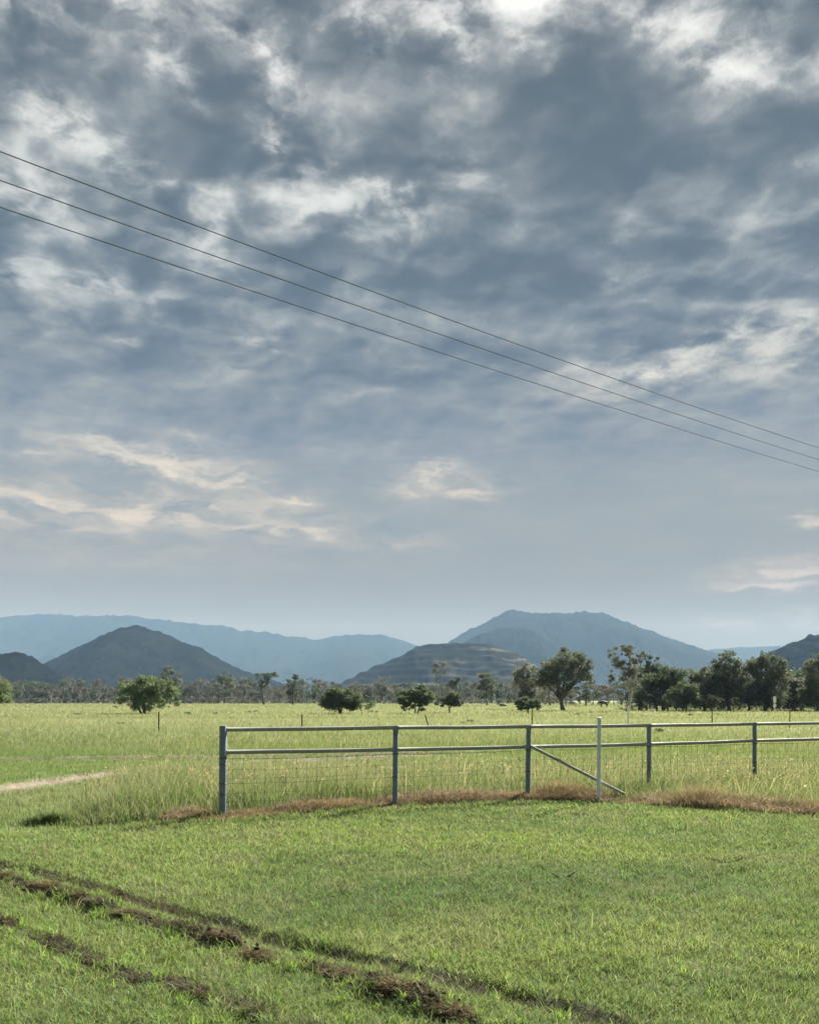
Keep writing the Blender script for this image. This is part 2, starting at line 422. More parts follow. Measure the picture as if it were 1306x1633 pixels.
M_CABLE = steel_mat('dark_cable', (0.10, 0.11, 0.125), (0.14, 0.15, 0.165), 0.9, 0.0)
M_WHITE = steel_mat('marker_white_paint', (0.6, 0.6, 0.57), (0.8, 0.8, 0.77), 0.5, 0.0)

# ------------------------------------------------------------------ ground
def axis(fine, step, mid, mstep, far, growth):
    out = [0.0]
    a = 0.0; s = step
    while a < far:
        if a < fine: s = step
        elif a < mid: s = max(s, mstep)
        else: s *= growth
        a += s; out.append(min(a, far))
    return np.array(out)
FAR = 1500.0
ax = axis(6.4, 0.045, 13, 0.16, FAR, 1.13)
xs = np.concatenate([-ax[:0:-1], ax])
yb = axis(1, 1, 5, 2, 200, 1.6)
yf = axis(9.8, 0.04, 26, 0.11, FAR, 1.07)
ys = np.concatenate([3.6 - yb[:0:-1], 3.6 + yf])
GX, GY = np.meshgrid(xs, ys)
gx, gy = GX.ravel(), GY.ravel()
gzv = gz(gx, gy)
dt = np.minimum(poly_dist(gx, gy, TRACK_A), poly_dist(gx, gy, TRACK_B)) + (vnoise(gx, gy, 0.5, 2, 9) - 0.5) * 0.35
zone = np.zeros((len(gx), 3), dtype=np.float32)
zone[:, 0] = sstep(0.82, 0.52, dt) * 0.95 * sstep(2.5, -1.0, gx)
zone[:, 1] = sstep(0.15, -0.1, gy - edge_y(gx))
dr = poly_dist(gx, gy, RUT) + (vnoise(gx, gy, 0.2, 2, 3) - 0.5) * 0.15
da = poly_dist(gx, gy, ROW_A) + (vnoise(gx, gy, 0.2, 2, 13) - 0.5) * 0.2
db = poly_dist(gx, gy, ROW_B) + (vnoise(gx, gy, 0.2, 2, 23) - 0.5) * 0.2
ds = np.abs(gy - edge_y(gx) - 0.2)
zone[:, 2] = np.clip(sstep(0.14, 0.06, dr) + sstep(0.10, 0.03, da) * sstep(.3, .5, vnoise(gx, gy, .35, 2, 14)) + sstep(0.11, 0.04, db) * sstep(.35, .55, vnoise(gx, gy, .35, 2, 15)) + sstep(0.35, 0.2, ds) * (gx > -3.3), 0, 1)
nx, ny = len(xs), len(ys)
idx = np.arange(nx * ny).reshape(ny, nx)
quads = np.stack([idx[:-1, :-1], idx[:-1, 1:], idx[1:, 1:], idx[1:, :-1]], axis=-1).reshape(-1, 4)
ground = link('ground', np_mesh('ground', np.stack([gx, gy, gzv], 1), quads.ravel(), np.full(len(quads), 4), zone, True), ground_mat())
tag(ground, kind='structure')

# ------------------------------------------------------------------ grass
def blade_mesh(name, pos, h, w, lean, yaw, col, tipcol=None):
    """one bent, tapering blade per row: two base, two middle, one tip vertex"""
    n = len(pos)
    side = np.stack([np.cos(yaw), np.sin(yaw), np.zeros(n)], 1) * (w * 0.5)[:, None]
    ln = np.concatenate([lean, np.zeros((n, 1))], 1)
    up = np.zeros((n, 3)); up[:, 2] = h
    l2 = np.minimum(np.linalg.norm(lean, axis=1) / np.maximum(h, 1e-6), 2.5)
    v = np.empty((n, 5, 3), dtype=np.float32)
    v[:, 0] = pos - side; v[:, 1] = pos + side
    mid = pos + up * (0.58 - 0.04 * l2[:, None]) + ln * 0.33
    v[:, 2] = mid - side * 0.8; v[:, 3] = mid + side * 0.8
    v[:, 4] = pos + up * (1.0 - 0.16 * l2[:, None]) + ln
    b = (np.arange(n) * 5)[:, None]
    loops = (b + np.array([0, 1, 3, 2, 2, 3, 4])[None]).ravel()
    sizes = np.tile(np.array([4, 3]), n)
    c = np.repeat(col[:, None, :], 5, axis=1)
    if tipcol is not None: c[:, 4] = tipcol
    return np_mesh(name, v.reshape(-1, 3), loops, sizes, c.reshape(-1, 3))

def leaf_cloud(rng, centres, radii, n_per, size, cols, droop=0.0, squash=0.75, k=1.0):
    P = []; 
    for c, r, n in zip(centres, radii, n_per):
        d = rng.normal(0, 1, (n, 3)); d /= np.linalg.norm(d, axis=1)[:, None] + 1e-9
        rr = r * rng.random(n) ** 0.5 * (1 + 0.18 * np.abs(rng.normal(0, 1, n)))
        P.append(np.array(c) + d * rr[:, None] * np.array([1, 1, squash]))
    P = np.concatenate(P); n = len(P)
    a = rng.normal(0, 1, (n, 3)); a /= np.linalg.norm(a, axis=1)[:, None]
    if droop: a[:, 2] = -np.abs(a[:, 2]) - droop; a /= np.linalg.norm(a, axis=1)[:, None]
    b = rng.normal(0, 1, (n, 3)); b -= a * (a * b).sum(1)[:, None]; b /= np.linalg.norm(b, axis=1)[:, None] + 1e-9
    s = size * (0.55 + 0.9 * rng.random(n))[:, None]
    v = np.empty((n, 4, 3)); v[:, 0] = P - a * s; v[:, 1] = P - b * s * 0.42; v[:, 2] = P + a * s; v[:, 3] = P + b * s * 0.42
    col = np.repeat((pick(rng, n, cols) * np.array([1.4, 1.4, 2.0]))[:, None, :], 4, 1)
    loops = np.arange(n * 4)
    return v.reshape(-1, 3), loops, np.full(n, 4), col.reshape(-1, 3) * k

def pick(rng, n, table):
    """random per-blade colour from (weight, rgb) rows, with small variation"""
    wts = np.array([t[0] for t in table], dtype=float); wts /= wts.sum()
    k = rng.choice(len(table), n, p=wts)
    c = np.array([t[1] for t in table])[k]
    return c * (1 + rng.normal(0, 0.12, (n, 1)))

COOL = np.array([1.05, 1.17, 1.55])     # cooler, fresher green

def wedge(rng, n, y0, y1, power, half=0.56, margin=1.9):
    """points in the wedge of ground in view, density falling with distance"""
    t = rng.random(n)
    e = 2.0 - power        # width grows with y, density ~ y^-power
    if abs(e) < 1e-6: y = y0 * (y1 / y0) ** t
    else: y = (y0 ** e + t * (y1 ** e - y0 ** e)) ** (1 / e)
    x = (rng.random(n) * 2 - 1) * (y * half + margin)
    return x, y

def lawn():
    rng = np.random.default_rng(11)
    N = 900000
    x, y = wedge(rng, N, 3.6, 14.2, 1.5)
    ok = y < edge_y(x) + 0.08
    dr = poly_dist(x, y, RUT) + (vnoise(x, y, 0.2, 2, 3) - 0.5) * 0.15
    da = poly_dist(x, y, ROW_A) + (vnoise(x, y, 0.2, 2, 13) - 0.5) * 0.2
    db = poly_dist(x, y, ROW_B) + (vnoise(x, y, 0.2, 2, 23) - 0.5) * 0.2
    bare = np.clip(sstep(0.14, 0.06, dr) * (0.70 + 0.3 * sstep(.35, .6, vnoise(x, y, .45, 2, 34))) + sstep(0.10, 0.03, da) * 0.8 * sstep(.3, .5, vnoise(x, y, .35, 2, 14)) + sstep(0.10, 0.03, db) * 0.75 * sstep(.35, .55, vnoise(x, y, .35, 2, 15)), 0, 0.95)
    patch = vnoise(x, y, 0.35, 3, 21)
    ok &= rng.random(N) > bare
    fine = vnoise(x, y, 0.075, 2, 43)
    ok &= rng.random(N) < np.clip(0.25 + 0.9 * patch, 0, 1) * (0.25 + 1.1 * fine)
    x, y, bare, patch = x[ok], y[ok], bare[ok], patch[ok]
    n = len(x)
    big = vnoise(x * 0.7, y * 1.6, 1.6, 3, 31)
    tuft = vnoise(x, y, 0.13, 2, 41)
    # a long darker band sweeps across the middle of the lawn
    band = np.exp(-((y - (6.9 + 0.12 * x + 0.3 * np.sin(x * 0.9))) / 0.75) ** 2) * sstep(-2.6, 0.2, x)
    lush = np.clip(sstep(0.42, 0.66, big) * 0.5 + band * 0.6 + (rng.random(n) < 0.2) * 0.5, 0, 1)
    h = (0.022 + 0.03 * rng.random(n) + 0.06 * sstep(0.5, 0.85, tuft) * rng.random(n)) * (1 + 0.25 * (1 - lush))
    tall = rng.random(n) < 0.012
    h[tall] += 0.05 + 0.07 * rng.random(tall.sum())
    w = (0.0028 + 0.0026 * rng.random(n)) * np.clip(y / 6.0, 1.0, 2.0)
    a = rng.random(n) * 2 * np.pi
    lm = h * (0.35 + 1.0 * rng.random(n))
    lean = np.stack([np.cos(a) * lm, np.sin(a) * lm], 1)
    bright = pick(rng, n, [(5, (0.20, 0.255, 0.06)), (3, (0.14, 0.205, 0.055)), (2, (0.25, 0.285, 0.10)), (1.4, (0.30, 0.26, 0.14)), (0.8, (0.12, 0.085, 0.05))])
    deep = pick(rng, n, [(5, (0.10, 0.165, 0.05)), (3, (0.125, 0.19, 0.052)), (2, (0.08, 0.13, 0.055)), (1.8, (0.18, 0.15, 0.085)), (0.9, (0.09, 0.065, 0.045))])
    c = bright * (1 - lush[:, None]) + deep * lush[:, None]
    dry = (sstep(0.5, 0.72, vnoise(x, y, 0.55, 3, 47)) * 0.6)[:, None] * (rng.random((n, 1)) < 0.6)
    c = c * (1 - dry) + np.array([0.24, 0.215, 0.11]) * dry
    c = c * COOL
    pos = np.stack([x, y, gz(x, y) - 0.004], 1)
    o = link('lawn_grass', blade_mesh('lawn_grass', pos, h, w, lean, rng.random(n) * np.pi, c), M_LAWN)
    tag(o, 'short mown bright green lawn in front of the pipe rail fence', 'grass', kind='stuff')
lawn()

def field():
    rng = np.random.default_rng(12)
    X, Y, H, Wd, C, LN = [], [], [], [], [], []
    for n, y0, y1, pw, hh, ww in ((370000, 10.2, 30, 1.3, 0.42, 0.0065), (170000, 28, 75, 1.6, 0.24, 0.016), (120000, 70, 180, 1.7, 0.24, 0.05), (100000, 170, 460, 1.8, 0.26, 0.15)):
        x, y = wedge(rng, n, y0, y1, pw)
        s = y - edge_y(x)
        ok = (s > np.where(x > -3.3, 0.30 + 0.28 * vnoise(x, y, 0.4, 2, 55), 0.02)) | ((rng.random(n) < 0.22 * sstep(.5, .7, vnoise(x, y, 0.7, 2, 57))) & (s > 0.02))
        wob = (vnoise(x, y, 0.6, 2, 9) - 0.5) * 0.3
        dA = poly_dist(x, y, TRACK_A) + wob; dB = poly_dist(x, y, TRACK_B) + wob
        dt = np.minimum(dA, dB) + sstep(-1.0, 2.5, x) * 0.9
        ok &= (dt > 0.50) | (rng.random(n) < 0.13)
        tf = vnoise(x, y, 0.45 if y0 < 40 else 3.0, 3, 51)
        ok &= rng.random(n) < 0.25 + 1.1 * tf
        x, y, dt, s, tf, dA = x[ok], y[ok], dt[ok], s[ok], tf[ok], dA[ok]
        m = len(x)
        big = vnoise(x * (0.45 if y0 > 40 else 1), y * (1.6 if y0 > 20 else 1), 2.2 if y0 < 20 else 12.0, 3, 61)
        h = hh * (0.45 + 0.5 * rng.random(m) + 0.55 * tf)
        ya = np.interp(x, [p[0] for p in TRACK_A], [p[1] for p in TRACK_A])
        yb = np.interp(x, [p[0] for p in TRACK_B], [p[1] for p in TRACK_B])
        between = (y < ya) & (y > yb - 0.2) & (x < -3)
        fore = sstep(5.2, 2.6, ya - y) * (y < ya) * (x < 3)       # cropped verge on our side of the far rut
        if y0 < 20:
            rank = sstep(-4.9, -3.6, x + 0.25 * (y - 11)) * sstep(1.5, -0.5, x) * sstep(17.5, 14.5, y)
            low = sstep(-3.9, -5.0, x + 0.25 * (y - 11)) * sstep(20, 17, y)
            edge = sstep(0.0, 0.9, s)
            h *= 0.70 + 0.45 * rank
            h *= 0.45 + 0.55 * edge
            h *= 1 - 0.66 * low
            h *= np.where(y > 18, 0.62, 1.0)
        short = np.maximum(between * 1.0, fore)
        h = h * (1 - short) + np.minimum(h, 0.07 + 0.05 * tf) * short
        h = np.where(dt < 0.50, 0.05, h)
        w = ww * (0.6 + 0.8 * rng.random(m))
        near = pick(rng, m, [(5, (0.12, 0.19, 0.05)), (3, (0.085, 0.145, 0.04)), (2.4, (0.19, 0.215, 0.09)), (2.6, (0.31, 0.295, 0.19))])
        green = pick(rng, m, [(5, (0.11, 0.185, 0.045)), (3, (0.15, 0.21, 0.06)), (1, (0.24, 0.23, 0.13))])
        far = pick(rng, m, [(4, (0.20, 0.225, 0.095)), (3, (0.245, 0.25, 0.125)), (2, (0.30, 0.285, 0.175)), (1.4, (0.12, 0.165, 0.06))])
        f = np.clip(sstep(18, 50, y) * 0.95 + (big - 0.5) * 1.3, 0, 1)[:, None]
        c = near * (1 - f) + far * f
        gr = np.clip(np.maximum(short, 0.9 * sstep(0.45, 0.6, big) * (y > 22) * sstep(45, 25, y)), 0, 1)[:, None]
        c = (c * (1 - gr) + green * gr) * np.array([0.96, 1.01, 1.22])
        X.append(x); Y.append(y); H.append(h); Wd.append(w); C.append(c); LN.append(np.full(m, 0.9 if y0 < 20 else 1.5))
    # thick dark tussock at the left of the lawn edge
    t = rng.random(1500)
    ang = rng.random(1500) * 2 * np.pi; r = np.abs(rng.normal(0, .55, 1500))
    cx, cy = gp(82, 1316)
    x = cx + np.cos(ang) * r * 0.5; y = cy + np.sin(ang) * r * 0.13 + (x - cx) * 0.12 + 0.08
    X.append(x); Y.append(y); H.append((0.10 + 0.15 * rng.random(1500)) * np.exp(-0.5 * r ** 2)); Wd.append(np.full(1500, 0.008)); C.append(pick(rng, 1500, [(3, (0.08, 0.15, 0.06)), (2, (0.11, 0.19, 0.075)), (.6, (0.19, 0.20, 0.10))])); LN.append(np.full(1500, 0.7))
    x, y, h, w, c, lnk = map(np.concatenate, (X, Y, H, Wd, C, LN))
    n = len(x)
    a = rng.random(n) * 2 * np.pi
    lm = h * (0.15 + lnk * rng.random(n) ** 1.3)
    lean = np.stack([np.cos(a) * lm, np.sin(a) * lm * 0.8], 1)
    pos = np.stack([x, y, gz(x, y) - 0.01], 1)
    tk = (rng.random(n) * 0.8)[:, None]
    tip = c * (1 - tk) + np.array([0.36, 0.34, 0.23]) * tk
    o = link('field_grass', blade_mesh('field_grass', pos, h, w, lean, rng.random(n) * np.pi, c, tip), M_FIELD)
    tag(o, 'long pale seeding pasture grass filling the paddock behind the fence', 'grass', kind='stuff')
    # tall seed stems standing above the sward near the fence
    m = 19000
    x, y = wedge(rng, m, 11, 30, 1.0)
    s = y - edge_y(x)
    dt = np.minimum(poly_dist(x, y, TRACK_A), poly_dist(x, y, TRACK_B))
    ok = (s > np.where(x > -3.3, 0.5, 0.3)) & (dt > 0.8) & (x + 0.25 * (y - 11) > -4.6) & ((y < 17.5) | (y > 25)) & (rng.random(m) < 0.15 + 1.3 * (vnoise(x, y, 1.2, 2, 71) - 0.25))
    x, y = x[ok], y[ok]; m = len(x)
    h = 0.42 + 0.28 * rng.random(m); h *= np.where(y > 18, 0.75, 1)
    a = rng.normal(0.2, 1.3, m); lm = h * (0.2 + 0.6 * rng.random(m))
    o = link('seed_grass', blade_mesh('seed_grass', np.stack([x, y, gz(x, y)], 1), h, 0.006 + 0.007 * rng.random(m), np.stack([np.cos(a) * lm, np.sin(a) * lm], 1), rng.random(m) * np.pi,
             pick(rng, m, [(3, (0.31, 0.30, 0.19)), (2, (0.24, 0.25, 0.13)), (1, (0.36, 0.34, 0.24))])), M_FIELD)
    k3 = 4
    hp = np.repeat(np.stack([x + np.cos(a) * lm, y + np.sin(a) * lm, gz(x, y) + h * (1 - 0.16 * lm / h)], 1), k3, 0)
    dn = np.repeat(np.stack([-np.cos(a) * lm, -np.sin(a) * lm, -h], 1) * 0.20, k3, 0) * rng.random((m * k3, 1))
    hp = hp + dn + rng.normal(0, .006, hp.shape)
    hv, hl, hs, hc = leaf_cloud(rng, hp, np.full(m * k3, .004), np.ones(m * k3, dtype=int), .016, [(3, (0.26, 0.23, 0.12)), (2, (0.20, 0.175, 0.09))])
    link('seed_heads', np_mesh('seed_heads', hv, hl, hs, hc), M_FIELD, o)['kind'] = 'stuff'
    tag(o, 'straw coloured seed stems standing above the long grass by the fence', 'grass', kind='stuff')
field()

def dead_strip():
    rng = np.random.default_rng(13)
    n = 70000
    x = rng.uniform(-3.35, 9.2, n)
    u = rng.random(n)
    wid = 0.30 + 0.16 * (vnoise(x, x * 0, 1.1, 2, 3)) + 0.42 * sstep(1.9, 2.8, x)
    y = edge_y(x) + 0.01 + u * wid + rng.normal(0, .035, n)
    thin = vnoise(x, y, 0.5, 3, 87)
    hf = 0.10 + 0.07 * vnoise(x, y, 0.6, 2, 81) + 0.17 * np.exp(-((x - 2.5) / 0.42) ** 2) + 0.12 * sstep(3.5, 4.6, x)
    hf = hf * (1 - 0.6 * np.exp(-((x + 2.6) / 0.22) ** 2))
    h = hf * (0.45 + 0.9 * rng.random(n)) * (0.6 + 0.7 * u) * (0.45 + 1.0 * thin)
    a = rng.random(n) * 2 * np.pi
    lm = h * (0.3 + 1.3 * rng.random(n))
    red = vnoise(x, y, 0.8, 2, 91)[:, None]
    c1 = pick(rng, n, [(4, (0.29, 0.225, 0.18)), (3, (0.21, 0.16, 0.135)), (3, (0.42, 0.35, 0.275)), (2.5, (0.33, 0.30, 0.26)), (0.8, (0.13, 0.10, 0.085))])
    c2 = pick(rng, n, [(4, (0.33, 0.265, 0.18)), (3, (0.22, 0.17, 0.12)), (0.8, (0.14, 0.17, 0.065)), (2, (0.42, 0.36, 0.26))])
    f = sstep(0.35, 0.7, red) * 0.8
    c = c1 * (1 - f) + c2 * f
    o = link('dead_grass', blade_mesh('dead_grass', np.stack([x, y, gz(x, y) - 0.005], 1), h, 0.004 + 0.005 * rng.random(n), np.stack([np.cos(a) * lm, np.sin(a) * lm], 1), rng.random(n) * np.pi, c), M_DEAD)
    tag(o, 'strip of sprayed brown dead grass along the foot of the fence', 'dead grass', kind='stuff')
dead_strip()

# ------------------------------------------------------------------ scraped rows of dry turf on the lawn
def clod_mat():
    m, g = new_mat('dry_turf_clod')
    p = g.n('ShaderNodeTexCoord').outputs['Object']
    n = g.noise(p, 26.0, 6, 0.7)
    c = g.ramp(n, [(0.3, (0.026, 0.022, 0.017)), (0.55, (0.06, 0.049, 0.037)), (0.75, (0.14, 0.112, 0.083))])
    b = g.n('ShaderNodeBsdfPrincipled', {'Base Color': c, 'Roughness': 1.0, 'Specular IOR Level': 0.05, 'Normal': g.n('ShaderNodeBump', {'Strength': 1.0, 'Distance': 0.015, 'Height': n}).outputs[0]})
    g.n('ShaderNodeOutputMaterial', {'Surface': b.outputs[0]})
    return m
M_CLOD = clod_mat()

def lump(bm, c, r, hgt, rng, stretch=1.0, rz=0.0, sub=3):
    vs = bmesh.ops.create_icosphere(bm, subdivisions=sub, radius=1.0)['verts']
    s = rng.random() * 50
    co = np.array([v.co[:] for v in vs])
    nz = vnoise(co[:, 0] * 1.1 + s + co[:, 2] * .7, co[:, 1] * 1.1 + co[:, 2] * 0.9, 0.75, 5, 7)
    for iv, v in enumerate(vs):
        p = v.co.copy()
        k = 1 + 1.1 * (float(nz[iv]) - 0.5) * 2
        x, y, z = p.x * r * stretch * k, p.y * r * k, max(p.z, -0.35) * hgt * k
        v.co = (c[0] + x * math.cos(rz) - y * math.sin(rz), c[1] + x * math.sin(rz) + y * math.cos(rz), c[2] + z)

def straw_tangle(rng, cx, cy, rx, ry, n, hmax, rz=0.0, base_h=0.0):
    a = rng.random(n) * 2 * np.pi; r = np.sqrt(rng.random(n))
    ex, ey = np.cos(a) * r * rx, np.sin(a) * r * ry
    x = cx + ex * math.cos(rz) - ey * math.sin(rz); y = cy + ex * math.sin(rz) + ey * math.cos(rz)
    z = gz(x, y) + base_h * np.sqrt(np.clip(1 - r * r, 0, 1))
    h = hmax * (0.25 + 0.75 * rng.random(n))
    b = rng.random(n) * 2 * np.pi; lm = h * (0.6 + 1.6 * rng.random(n))
    c = pick(rng, n, [(4, (0.20, 0.14, 0.10)), (3, (0.11, 0.08, 0.06)), (2.5, (0.30, 0.23, 0.16)), (1.2, (0.06, 0.047, 0.038)), (1.6, (0.15, 0.21, 0.05))])
    return np.stack([x, y, z - 0.005], 1), h, 0.003 + 0.003 * rng.random(n), np.stack([np.cos(b) * lm, np.sin(b) * lm], 1), rng.random(n) * np.pi, c

def along(pts, rng, n):
    P = np.array(pts); seg = np.hypot(*np.diff(P, axis=0).T); cum = np.concatenate([[0], np.cumsum(seg)])
    t = rng.random(n) * cum[-1]
    x = np.interp(t, cum, P[:, 0]); y = np.interp(t, cum, P[:, 1])
    return x, y, t

def turf_row(name, pts, label, seed, n_l, size, hgt, n_straw, spread):
    rng = np.random.default_rng(seed)
    bm = bmesh.new()
    x, y, t = along(pts, rng, n_l)
    keep = vnoise(t, t * 0, 0.55, 2, seed) > 0.36
    for xi, yi in zip(x[keep], y[keep]):
        xi += rng.normal(0, spread * 0.4); yi += rng.normal(0, spread * 0.3)
        r = size * (0.45 + rng.random())
        lump(bm, (xi, yi, float(gz(xi, yi))), r * .8, hgt * (0.3 + 0.7 * rng.random()), rng, 1.4, -0.55 + rng.normal(0, 0.5), 3)
        for q in range(3): lump(bm, (xi + rng.normal(0, .06), yi + rng.normal(0, .05), float(gz(xi, yi)) + .004), .005 + .012 * rng.random() ** 2, .005 + .01 * rng.random(), rng, 1.2, rng.random() * 3, 2)
    me = bpy.data.meshes.new(name); bm.to_mesh(me); bm.free()
    me.polygons.foreach_set('use_smooth', np.ones(len(me.polygons), dtype=bool))
    root = link(name, me, M_CLOD)
    tag(root, label, 'turf row', kind='stuff')
    x, y, t = along(pts, rng, n_straw)
    g = vnoise(t, t * 0, 0.55, 2, seed)
    ok = rng.random(n_straw) < sstep(0.34, 0.56, g) + 0.08
    x = x[ok] + rng.normal(0, spread, ok.sum()); y = y[ok] + rng.normal(0, spread * 0.8, ok.sum())
    n = len(x)
    h = 0.02 + 0.045 * rng.random(n)
    b = rng.random(n) * 2 * np.pi; lm = h * (0.6 + 1.8 * rng.random(n))
    c = pick(rng, n, [(4, (0.10, 0.085, 0.062)), (3, (0.065, 0.058, 0.045)), (2, (0.20, 0.175, 0.125)), (2, (0.042, 0.038, 0.032)), (1.2, (0.12, 0.16, 0.06))])
    st = link('loose_straw', blade_mesh('loose_straw', np.stack([x, y, gz(x, y) + 0.012 * rng.random(n)], 1), h, 0.003 + 0.003 * rng.random(n), np.stack([np.cos(b) * lm, np.sin(b) * lm], 1), rng.random(n) * np.pi, c), M_DEAD, root)
    st['kind'] = 'stuff'
turf_row('turf_row', ROW_A, 'broken row of dark dry turf crumbs scraped across the lawn beside the tyre rut', 31, 210, 0.028, 0.04, 14000, 0.034)
turf_row('turf_row', ROW_B, 'flat brown row of dry turf crumbs nearest the bottom left corner', 32, 150, 0.025, 0.026, 9500, 0.032)
turf_row('rut_thatch', RUT, 'long dark tyre rut of grey dead thatch crossing the lawn', 33, 60, 0.026, 0.018, 17000, 0.045)

def clod(px, py, rx, hgt, label, seed):
    rng = np.random.default_rng(seed)
    cx, cy = gp(px, py); z0 = float(gz(cx, cy))
    root = empty('turf_clod', (cx, cy, z0))
    bm = bmesh.new()
    for k in range(9):
        ox = (k - 4) / 4 * rx * 0.72
        lump(bm, (ox, rng.normal(0, 0.012) - ox * 0.45, 0), rx * (0.24 + 0.12 * rng.random()), hgt * (0.35 + 0.5 * rng.random()), rng, 1.2, -0.4 + rng.normal(0, .4))
    cb = bmesh.new()
    for k in range(40):
        ox = rng.normal(0, 1) * rx * 0.8
        lump(cb, (ox, rng.normal(0, 0.06) - ox * 0.45, 0.005), 0.006 + 0.014 * rng.random() ** 2, 0.006 + 0.012 * rng.random(), rng, 1.2, rng.random() * 3, 2)
    me = bpy.data.meshes.new('clod_body'); bm.to_mesh(me); bm.free()
    me.polygons.foreach_set('use_smooth', np.ones(len(me.polygons), dtype=bool))
    link('clod_body', me, M_CLOD, root)
    mc = bpy.data.meshes.new('soil_crumbs'); cb.to_mesh(mc); cb.free()
    link('soil_crumbs', mc, M_CLOD, root)['kind'] = 'stuff'
    p, h, w, l, yw, c = straw_tangle(rng, cx, cy, rx * 1.15, rx * 0.55, 1700, 0.05, -0.42, hgt * 0.6)
    p = p - np.array([cx, cy, z0])
    st = link('straw', blade_mesh('straw', p, h, w, l, yw, c), M_DEAD, root); st['kind'] = 'stuff'
    tag(root, label, 'turf clod', 'scraped up clods of dry turf on the lawn')
for i, a in enumerate([(352, 1508, .13, .06, 'largest brown topped turf clod with long green blades at its right end'),
          (70, 1428, .13, .06, 'small dark turf clod at the far left end of the scraped row'),
          (545, 1563, .10, .055, 'upright brown turf clod between the tyre rut and bright grass, right of the largest clod'),
          (640, 1592, .13, .05, 'long blackish turf clod lowest in the row near the bottom edge'),
          (8, 1406, .09, .05, 'dark turf clod cut by the left edge of the photo beside the rut'),
          (410, 1526, .11, .045, 'low dark turf clod just right of and below the largest clod'),
          (210, 1466, .12, .04, 'flat dark turf clod midway along the upper left of the row'),
          (720, 1622, .09, .045, 'brown turf clod at the bottom edge just below the long blackish one')]):
    clod(*a, seed=60 + i)

def tufts():
    rng = np.random.default_rng(91)
    P = []
    for row, m in ((ROW_A, 95), (ROW_B, 70), (RUT, 40)):
        x, y, t = along(row, rng, m)
        P.append(np.stack([x + rng.normal(0, .16, m), y - 0.10 + rng.normal(0, .12, m)], 1))
    m = 60; x, y = wedge(rng, m, 3.8, 11, 1.2); P.append(np.stack([x, y], 1)[y < edge_y(x)])
    P = np.concatenate(P); k = 22
    c = np.repeat(P, k, 0) + rng.normal(0, .018, (len(P) * k, 2))
    n = len(c); hh = np.repeat(rng.uniform(.04, .095, len(P)), k)
    h = hh * (0.5 + 0.7 * rng.random(n)); a = rng.random(n) * 2 * np.pi; lm = h * (0.2 + 0.8 * rng.random(n))
    col = pick(rng, n, [(5, (0.21, 0.29, 0.06)), (3, (0.16, 0.24, 0.055)), (1, (0.28, 0.31, 0.11))]) * COOL
    tag(link('lawn_tufts', blade_mesh('lawn_tufts', np.stack([c[:, 0], c[:, 1], gz(c[:, 0], c[:, 1])], 1), h, 0.0035 + 0.003 * rng.random(n), np.stack([np.cos(a) * lm, np.sin(a) * lm], 1), rng.random(n) * np.pi, col), M_LAWN),
        'taller bright tufts of grass along the scraped rows and scattered over the lawn', 'grass', kind='stuff')
tufts()

def twig(px, py, L, label):
    x, y = gp(px, py); z = float(gz(x, y)) + .022
    t = Tubes(); t.tube([(-L / 2, .02, .02), (-L / 4, -.02, -.012), (0, .0, -.02), (L / 4, .03, -.014), (L / 2, .05, .02)], [.005, .008, .009, .008, .004], 6)
    t.tube([(L / 8, .01, -.016), (L / 4, -.05, .015), (L * .36, -.08, .03)], [.006, .004, .002], 5)
    o = t.build('twig', M_BARK); o.location = (x, y, z); tag(o, label, 'twig', 'dark twigs lying on the lawn')
twig(1161, 1374, .34, 'curved dark twig lying on the lawn at right')
twig(899, 1399, .22, 'short dark twig lying mid lawn, left of the curved one')

